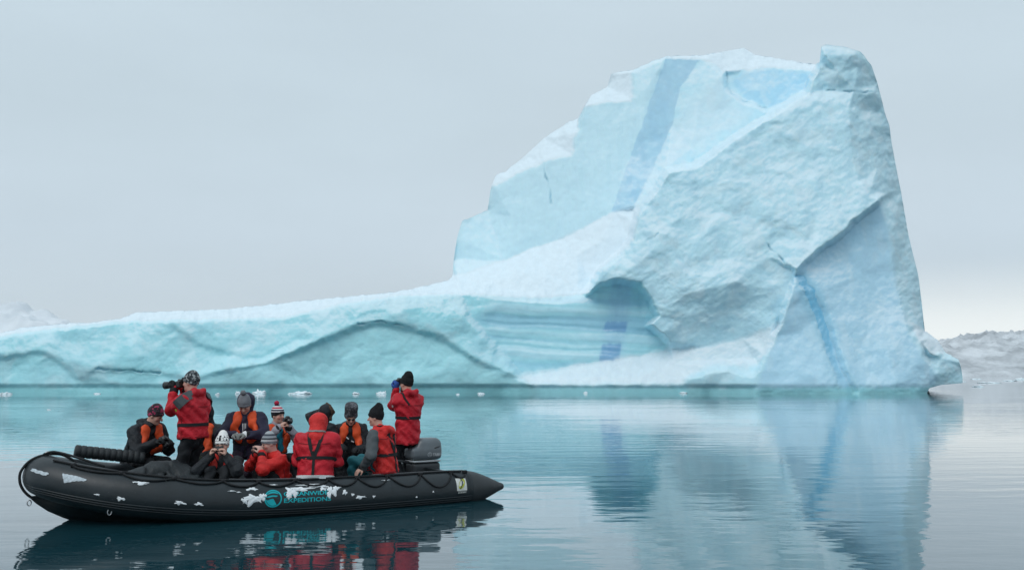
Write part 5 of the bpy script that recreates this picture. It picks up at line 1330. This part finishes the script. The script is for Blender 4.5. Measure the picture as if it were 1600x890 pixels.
# 5 half-standing, grey bobble hat, looking down
def x5(i):
    photo_camera("small dark camera in the gloved hands of the person in the grey bobble hat", i, i['neck'] + np.array((0.0, 0.30, -0.28)), (0.0, 0.5, -0.85), kind='compact')
    for x in (-0.022, 0.0, 0.022): i['strap']("white_stripe", [(x, 0.2, 0.40), (x, 0.22, 0.30), (x, 0.22, 0.17)], 0.008, M_WHITE, 8)
    for w, e in ((i['wL'], i['eL']), (i['wR'], i['eR'])):
        g = Field(); d = unit(w - e); g.cone(w - d * 0.02, w + d * 0.004, 0.054, k=0); V, F = g.mesh(0.01); mesh_obj("white_cuff", V, F, M_WHITE, i['root'])
person("person in dark navy jacket, orange vest and grey bobble hat looking down at gloved hands", 388, -0.35, 181, 0.70, lean=12, neck_f=0.04, head=(40, 0, 0), wl=(-0.075, 0.27, -0.28), wr=(0.085, 0.27, -0.28), el=(-0.9, -0.1, -0.5), er=(0.9, -0.1, -0.5), legs='stand', jacket=M_NAVY_J, vest=M_VEST, hat=('pom', M_GREYK, 1.3, 0.0, M_GREYK, M_GREYK), gloves=M_GLOVEG, hood='loose', trousers=M_PURP, seed=4.4, bulk=1.08, extra=x5, belt=0.1, sc=0.97, skin=(0.55, 0.33, 0.26))
# 6 striped bobble hat, turquoise scarf
def x6(i):
    photo_camera("black camera held at eye level by the person with the turquoise scarf", i, i['H'](0.05, 0.25, -0.07), (0.1, 1, 0), kind='dslr')
    g = Field()
    for a_, b_ in (((-0.07, 0.05, 0.47), (0.0, 0.10, 0.46)), ((0.0, 0.10, 0.46), (0.07, 0.05, 0.47)), ((-0.07, 0.05, 0.47), (-0.06, -0.06, 0.50)), ((0.07, 0.05, 0.47), (0.06, -0.06, 0.50))): g.cone(i['T'](*a_), i['T'](*b_), 0.042, k=0.02)
    g.cone(i['T'](0.0, 0.15, 0.42), i['T'](-0.01, 0.19, 0.16), 0.042, 0.040, k=0.02, flat=(i['fw'], 0.5)); g.nz = wrinkle(1.5, 9); V, F = g.mesh(0.012); mesh_obj("scarf", V, F, M_SCARF, i['root'])
person("person in pale grey jacket, turquoise scarf and red-white-navy bobble hat holding a camera", 430, -0.93, 218, 0.47, lean=3, head=(0, 22, 0), wl=(-0.06, 0.30, 0.0), wr=(0.09, 0.29, -0.01), el=(-0.8, 0.1, -0.9), er=(0.8, 0.1, -0.9), jacket=M_GREYJ, vest=M_VEST, hat=('pom', K_RWN, 1.15, 0.0, M_BLACKK, fabric("red_wool", (0.5, 0.03, 0.07), 0.95, 0.2, 60, 0.8, 0.006)), trousers=M_TROUS, seed=5.2, extra=x6, sc=0.95, belt=0.12, skin=(0.58, 0.34, 0.27))
# 7 low in the boat, red jacket, hands to the face
def x7(i): photo_camera("small black camera held to the face of the crouching person in red", i, i['H'](0.0, 0.16, -0.02), (0, 1, -0.1), kind='compact')
person("crouching person in red jacket and grey striped beanie with both hands at the face", 443, 0.36, 125, 0.19, lean=14, neck_f=0.02, head=(14, -6, 0), wl=(-0.085, 0.19, 0.03), wr=(0.085, 0.20, 0.03), el=(-0.7, 0.1, -0.9), er=(0.7, 0.2, -0.8), legs='floor', jacket=M_REDO, hat=('beanie', K_GST, 1.2), seed=6.3, extra=x7, sc=0.95, skin=(0.60, 0.38, 0.32), hdirs={-1: ((0.3, 0.25, 0.9), (0.8, 0.3, 0)), 1: ((-0.3, 0.25, 0.9), (-0.8, 0.3, 0)), 'curl': 0.6}, belt=0.12)
# 8 dark figure behind, arm raised
def x8(i):
    g = Field()
    for k in range(7):
        a = math.radians(-50 + 30 * k); a2 = math.radians(-20 + 30 * k)
        if k < 6: g.cone(i['H'](0.105 * math.cos(a), 0.03, 0.02 + 0.115 * math.sin(a)), i['H'](0.105 * math.cos(a2), 0.03, 0.02 + 0.115 * math.sin(a2)), 0.030, k=0.01)
    g.nz = wrinkle(2.5, 5); V, F = g.mesh(0.011); mesh_obj("fur_trim", V, F, M_FUR, i['root'])
person("dark-jacketed person with raised arm mostly hidden behind the broad red back", 505, -0.93, -42, 0.47, lean=2, head=(0, 0, 0), wl=(-0.17, 0.06, 0.20), wr=(0.15, 0.25, -0.3), el=(-1.0, 0.0, 0.1), jacket=M_BLACK, hood='up', hat=('beanie', M_BLACKK, 1.0), seed=7.2, extra=x8, skin=(0.6, 0.36, 0.28), sc=0.96)
# 9 broad red back
def x9(i):
    i['strap']("white_hem", [(0.30 * math.cos(a), 0.27 * math.sin(a), -0.075) for a in np.linspace(0, 2 * math.pi, 25)], 0.045, M_WHITE, 40, 0.006)
    g = Field(); g.ell(i['H'](0, -0.02, 0.02), (0.122, 0.128, 0.118), i['HR'], k=0); g.cone(i['H'](0, -0.05, -0.06), i['T'](0, -0.05, 0.44), 0.10, 0.13, k=0.06); g.ell(i['H'](0, 0.15, 0.0), (0.075, 0.13, 0.1), i['HR'], k=0.02, op='-'); g.nz = wrinkle(1.0, 2)
    V, F = g.mesh(0.0125); mesh_obj("hood", V, F, M_REDO, i['root'])
    i['strap']("hood_band", [(-0.10, -0.06, 0.52), (-0.05, -0.16, 0.53), (0.05, -0.16, 0.53), (0.10, -0.06, 0.52)], 0.025, M_GLOVEG, 14, 0.004, g)
person("broad person in red jacket seated with back turned, black harness crossing in a V", 494, 0.86, 2, 0.44, lean=10, neck_f=0.03, head=(12, 0, 0), jacket=M_RED, seed=8.1, bulk=1.24, straps='back', belt=0.17, hem=0.05, extra=x9, wl=(-0.20, 0.27, -0.40), wr=(0.20, 0.27, -0.40), el=(-0.35, -0.4, -1), er=(0.35, -0.4, -1), gloves=M_GLOVEB, sc=0.97)
# 10 tall print hat and sunglasses
def x10(i):
    g = Field()
    for sg in (-1, 1): g.ell(i['H'](0.031 * sg, 0.094, 0.010), (0.026, 0.012, 0.019), i['HR'], k=0)
    g.cone(i['H'](-0.02, 0.103, 0.015), i['H'](0.02, 0.103, 0.015), 0.005, k=0.004)
    for sg in (-1, 1): g.cone(i['H'](0.054 * sg, 0.088, 0.014), i['H'](0.08 * sg, 0.0, 0.012), 0.005, k=0.003)
    V, F = g.mesh(0.006); mesh_obj("sunglasses", V, F, M_LENS, i['root'])
    i['strap']("white_toggle", [(0.02, 0.2, 0.33), (0.055, 0.2, 0.36)], 0.014, M_WHITE, 4, 0.03); i['strap']("white_toggle", [(-0.06, 0.2, 0.28), (-0.02, 0.2, 0.30)], 0.014, M_WHITE, 4, 0.03)
person("person in black jacket, orange vest, sunglasses and tall charcoal print hat, chin down", 548, -0.90, 188, 0.45, lean=12, neck_f=0.05, head=(30, 6, 0), jacket=M_BLACK, vest=M_VEST, hat=('box', K_PRINT, 1.3), gloves=M_GLOVEB, seed=9.4, hood='down', extra=x10, wl=(-0.12, 0.27, -0.33), wr=(0.12, 0.27, -0.30), belt=0.12)
# 11 on the near tube, grey sleeve, hand on the tube
person("person in red jacket with charcoal sleeves and black floppy beanie, one hand on the tube", 602, 0.80, 70, 0.46, lean=8, neck_f=0.03, head=(4, 12, 0), jacket=M_REDO, sleeve=M_GREYS, trousers=M_TEALT, hat=('floppy', M_BLACKK, 1.1), seed=10.2, straps='back', hood='down', wl=(-0.27, 0.09, -0.505), wr=(0.15, 0.25, -0.40), el=(-0.7, -0.7, -0.1), hdirs={-1: ((-0.75, 0.45, -0.45), (0.2, 0, -1)), 'curl': 0.35}, belt=0.14, bulk=1.08, hem=0.08)
# 12 standing at the stern
def x12(i):
    photo_camera("black camera held up in blue gloves by the person standing at the stern", i, i['H'](0.0, 0.155, 0.02), (0, 1, 0.0), kind='dslr')
    s_ = i['strap']
    for k in range(3): s_("sleeve_mark", [(-0.255, 0.03 + 0.03 * k, 0.335 - 0.01 * k), (-0.255, 0.05 + 0.03 * k, 0.345 - 0.01 * k)], 0.035, M_WHITE, 3, 0.005)
    s_("shoulder_strap", [(-0.07, 0.05, 0.50), (-0.15, -0.06, 0.46), (-0.10, -0.2, 0.36)], 0.03, M_STRAP, 10)
person("person in long red jacket standing at the stern with blue-gloved hands at the face", 637, -0.02, 44, 0.90, lean=0, head=(0, 6, 0), wl=(-0.09, 0.17, 0.08), wr=(0.08, 0.19, 0.09), el=(-0.15, -0.15, -1), er=(0.2, -0.1, -1), legs='stand', jacket=M_RED, hat=('floppy', M_BLACKK, 1.0), gloves=M_GLOVEBL, hem=0.20, collar='big', seed=11.3, extra=x12, belt=0.16, bulk=1.04)
# tarpaulin bundled in front of the bow passenger
X_ = boat_x(255, 0.1, 0.5)
g = Field(); 
for a_, b_, r in (((0.42, 0.1, 0.30), (0.1, 0.0, 0.36), 0.12), ((0.1, 0.0, 0.36), (-0.35, 0.05, 0.28), 0.14), ((0.1, 0.25, 0.22), (-0.3, 0.2, 0.2), 0.14), ((0.05, -0.05, 0.40), (-0.1, 0, 0.40), 0.10)): g.cone(a_, b_, r, k=0.08, flat=((0, 0, 1), 0.8))
g.nz = wrinkle(3.0, 7); V, F = g.mesh(0.018)
tp = mesh_obj("tarpaulin", V, F, fabric("dark_tarp", (0.022, 0.027, 0.030), 0.5, 0.3, 7, 0.6, 0.02)); tp.location = boat_world(X_, 0.25, 0.19); tp.rotation_euler = (0, 0, BOAT_RZ)
tag(tp, "dark grey tarpaulin heaped in the bow beside the seated person", "tarpaulin")

# ------------------------------------------------------------------ loose ice on the water
M_BRASH = vcol("brash_ice", rough=0.6, spec=0.3, bump=(9.0, 0.4, 0.03))
def ice_bit(label, px, py, w, h, seed, group=None, teal=0.0, cat="ice"):
    """one floating lump: photo column and waterline row give its place on the sea"""
    a, b = ray(px, py); Y = -CAM_H / b; W = 0.72 * w / FPX * Y; H = 0.55 * h / FPX * Y
    rnd = random.Random(seed); bm = bmesh.new(); bmesh.ops.create_icosphere(bm, subdivisions=4, radius=1.0)
    V = np.array([v.co[:] for v in bm.verts]); F = np.array([[v.index for v in f.verts] for f in bm.faces]); bm.free()
    n = fbm(V[:, 0] * 1.3 + seed * 3.7, V[:, 1] * 1.3 + V[:, 2] * 0.8, 3, seed); n2 = fbm(V[:, 0] * 3 + V[:, 2], V[:, 1] * 3 + seed, 3, seed + 5, ridged=True)
    V = V * (1 + 0.45 * n + 0.12 * (n2 - 0.6))[:, None]
    V[:, 2] = np.where(V[:, 2] > 0, V[:, 2] * (0.55 + 0.6 * np.clip(fbm(V[:, 0] * 1.9 + 7, V[:, 1] * 1.9, 3, seed + 9) + 0.45, 0, 1.3)), V[:, 2] * 0.5)
    V = V * np.array((W / 2, min(W / 2, 2.2) * rnd.uniform(0.6, 0.9), H))
    c = np.array((0.78, 0.86, 0.90)) * (1 - teal) + np.array((0.30, 0.62, 0.70)) * teal
    col = np.broadcast_to(c, V.shape).copy(); col = col + (np.array((0.45, 0.72, 0.78)) - col) * sstep(0.35 * H, 0.0, V[:, 2])[:, None] * 0.6
    o = mesh_obj("floating_ice", V, F, M_BRASH, col=col); o.location = (a * Y, Y, -0.02 * H); o.rotation_euler = (0, 0, rnd.uniform(-0.3, 0.3))
    tag(o, label, cat, group); return o
G1 = "ice lumps floating along the iceberg's foot"
ice_bit("low white ice lump on the water at the far left edge", 8, 616, 26, 6, 1, G1)
ice_bit("small white ice scrap on the water left of the standing photographer's camera", 152, 615, 12, 3, 2, G1)
ice_bit("tiny ice scrap on the water just right of the photographer's hood", 340, 616, 9, 4, 3, G1)
ice_bit("white ice lump on the water behind the grey bobble hat, left one", 372, 615, 14, 6, 4, G1)
ice_bit("white ice lump on the water behind the grey bobble hat, right one", 404, 615, 24, 8, 5, G1)
ice_bit("long low white floe on the water above the striped bobble hat", 468, 615, 46, 6, 6, G1)
ice_bit("short white ice scrap just left of the black floppy beanie", 557, 615, 16, 4, 7, G1)
ice_bit("white ice lump touching the stern standee's camera on the left", 596, 615, 20, 6, 8, G1)
ice_bit("tiny ice speck on the water right of the stern standee's hood", 715, 616, 8, 3, 9, G1)
ice_bit("small ice scrap under the low shelf below the arch's right end", 752, 615, 13, 4, 10, G1)
ice_bit("small clear ice scrap left of the dark blue water patch", 915, 614, 9, 4, 11, G1)
ice_bit("white ice scrap under the teal hump, left of the pair", 1068, 614, 20, 4, 12, G1)
ice_bit("white ice scrap under the teal hump, right of the pair", 1102, 614, 28, 4, 13, G1)
ice_bit("low pale floe on the water right of the iceberg's foot", 1528, 604, 26, 4, 14, "pale floes by the far shore")
for lab, px, py, w, h, sd_ in (("flat brash floe just off the iceberg's right tip", 1500, 596, 22, 3, 21), ("widest flat brash floe below the far rocky shore", 1548, 598, 44, 3, 22), ("flat brash floe right of the widest one below the far shore", 1577, 595, 24, 3, 23),
                               ("white floe at the photo's right edge below the far shore", 1596, 593, 26, 5, 24), ("thin brash floe nearest the foot of the far shore", 1524, 592, 22, 2, 25)):
    ice_bit(lab, px, py, w, h, sd_, "brash floes below the far shore")
ice_bit("dark scrap of ice drifting on the water right of the stern standee", 683, 671, 12, 1.6, 31, "dark ice scraps adrift", 1.0)
ice_bit("tiny pale ice scrap adrift on the water left of the passengers", 76, 640, 8, 2, 32, G1)

# ------------------------------------------------------------------ air: thin haze over the whole bay
def haze_box():
    M = Mat("haze_air"); M.n.remove(M.b)
    v = M.node("ShaderNodeVolumePrincipled", i_Density=0.00007, i_Anisotropy=0.2); v.inputs["Color"].default_value = (0.93, 0.97, 1.0, 1)
    M.l.new(v.outputs[0], M.n["Material Output"].inputs["Volume"])
    x0, x1, y0, y1, z0, z1 = -4600, 4600, -60, 4800, -8, 420
    V = [(x, y, z) for x in (x0, x1) for y in (y0, y1) for z in (z0, z1)]
    o = mesh_obj("haze", V, [(0, 1, 3, 2), (4, 6, 7, 5), (0, 4, 5, 1), (2, 3, 7, 6), (0, 2, 6, 4), (1, 5, 7, 3)], M.m, smooth=False); tag(o, kind="stuff"); return o
haze_box()
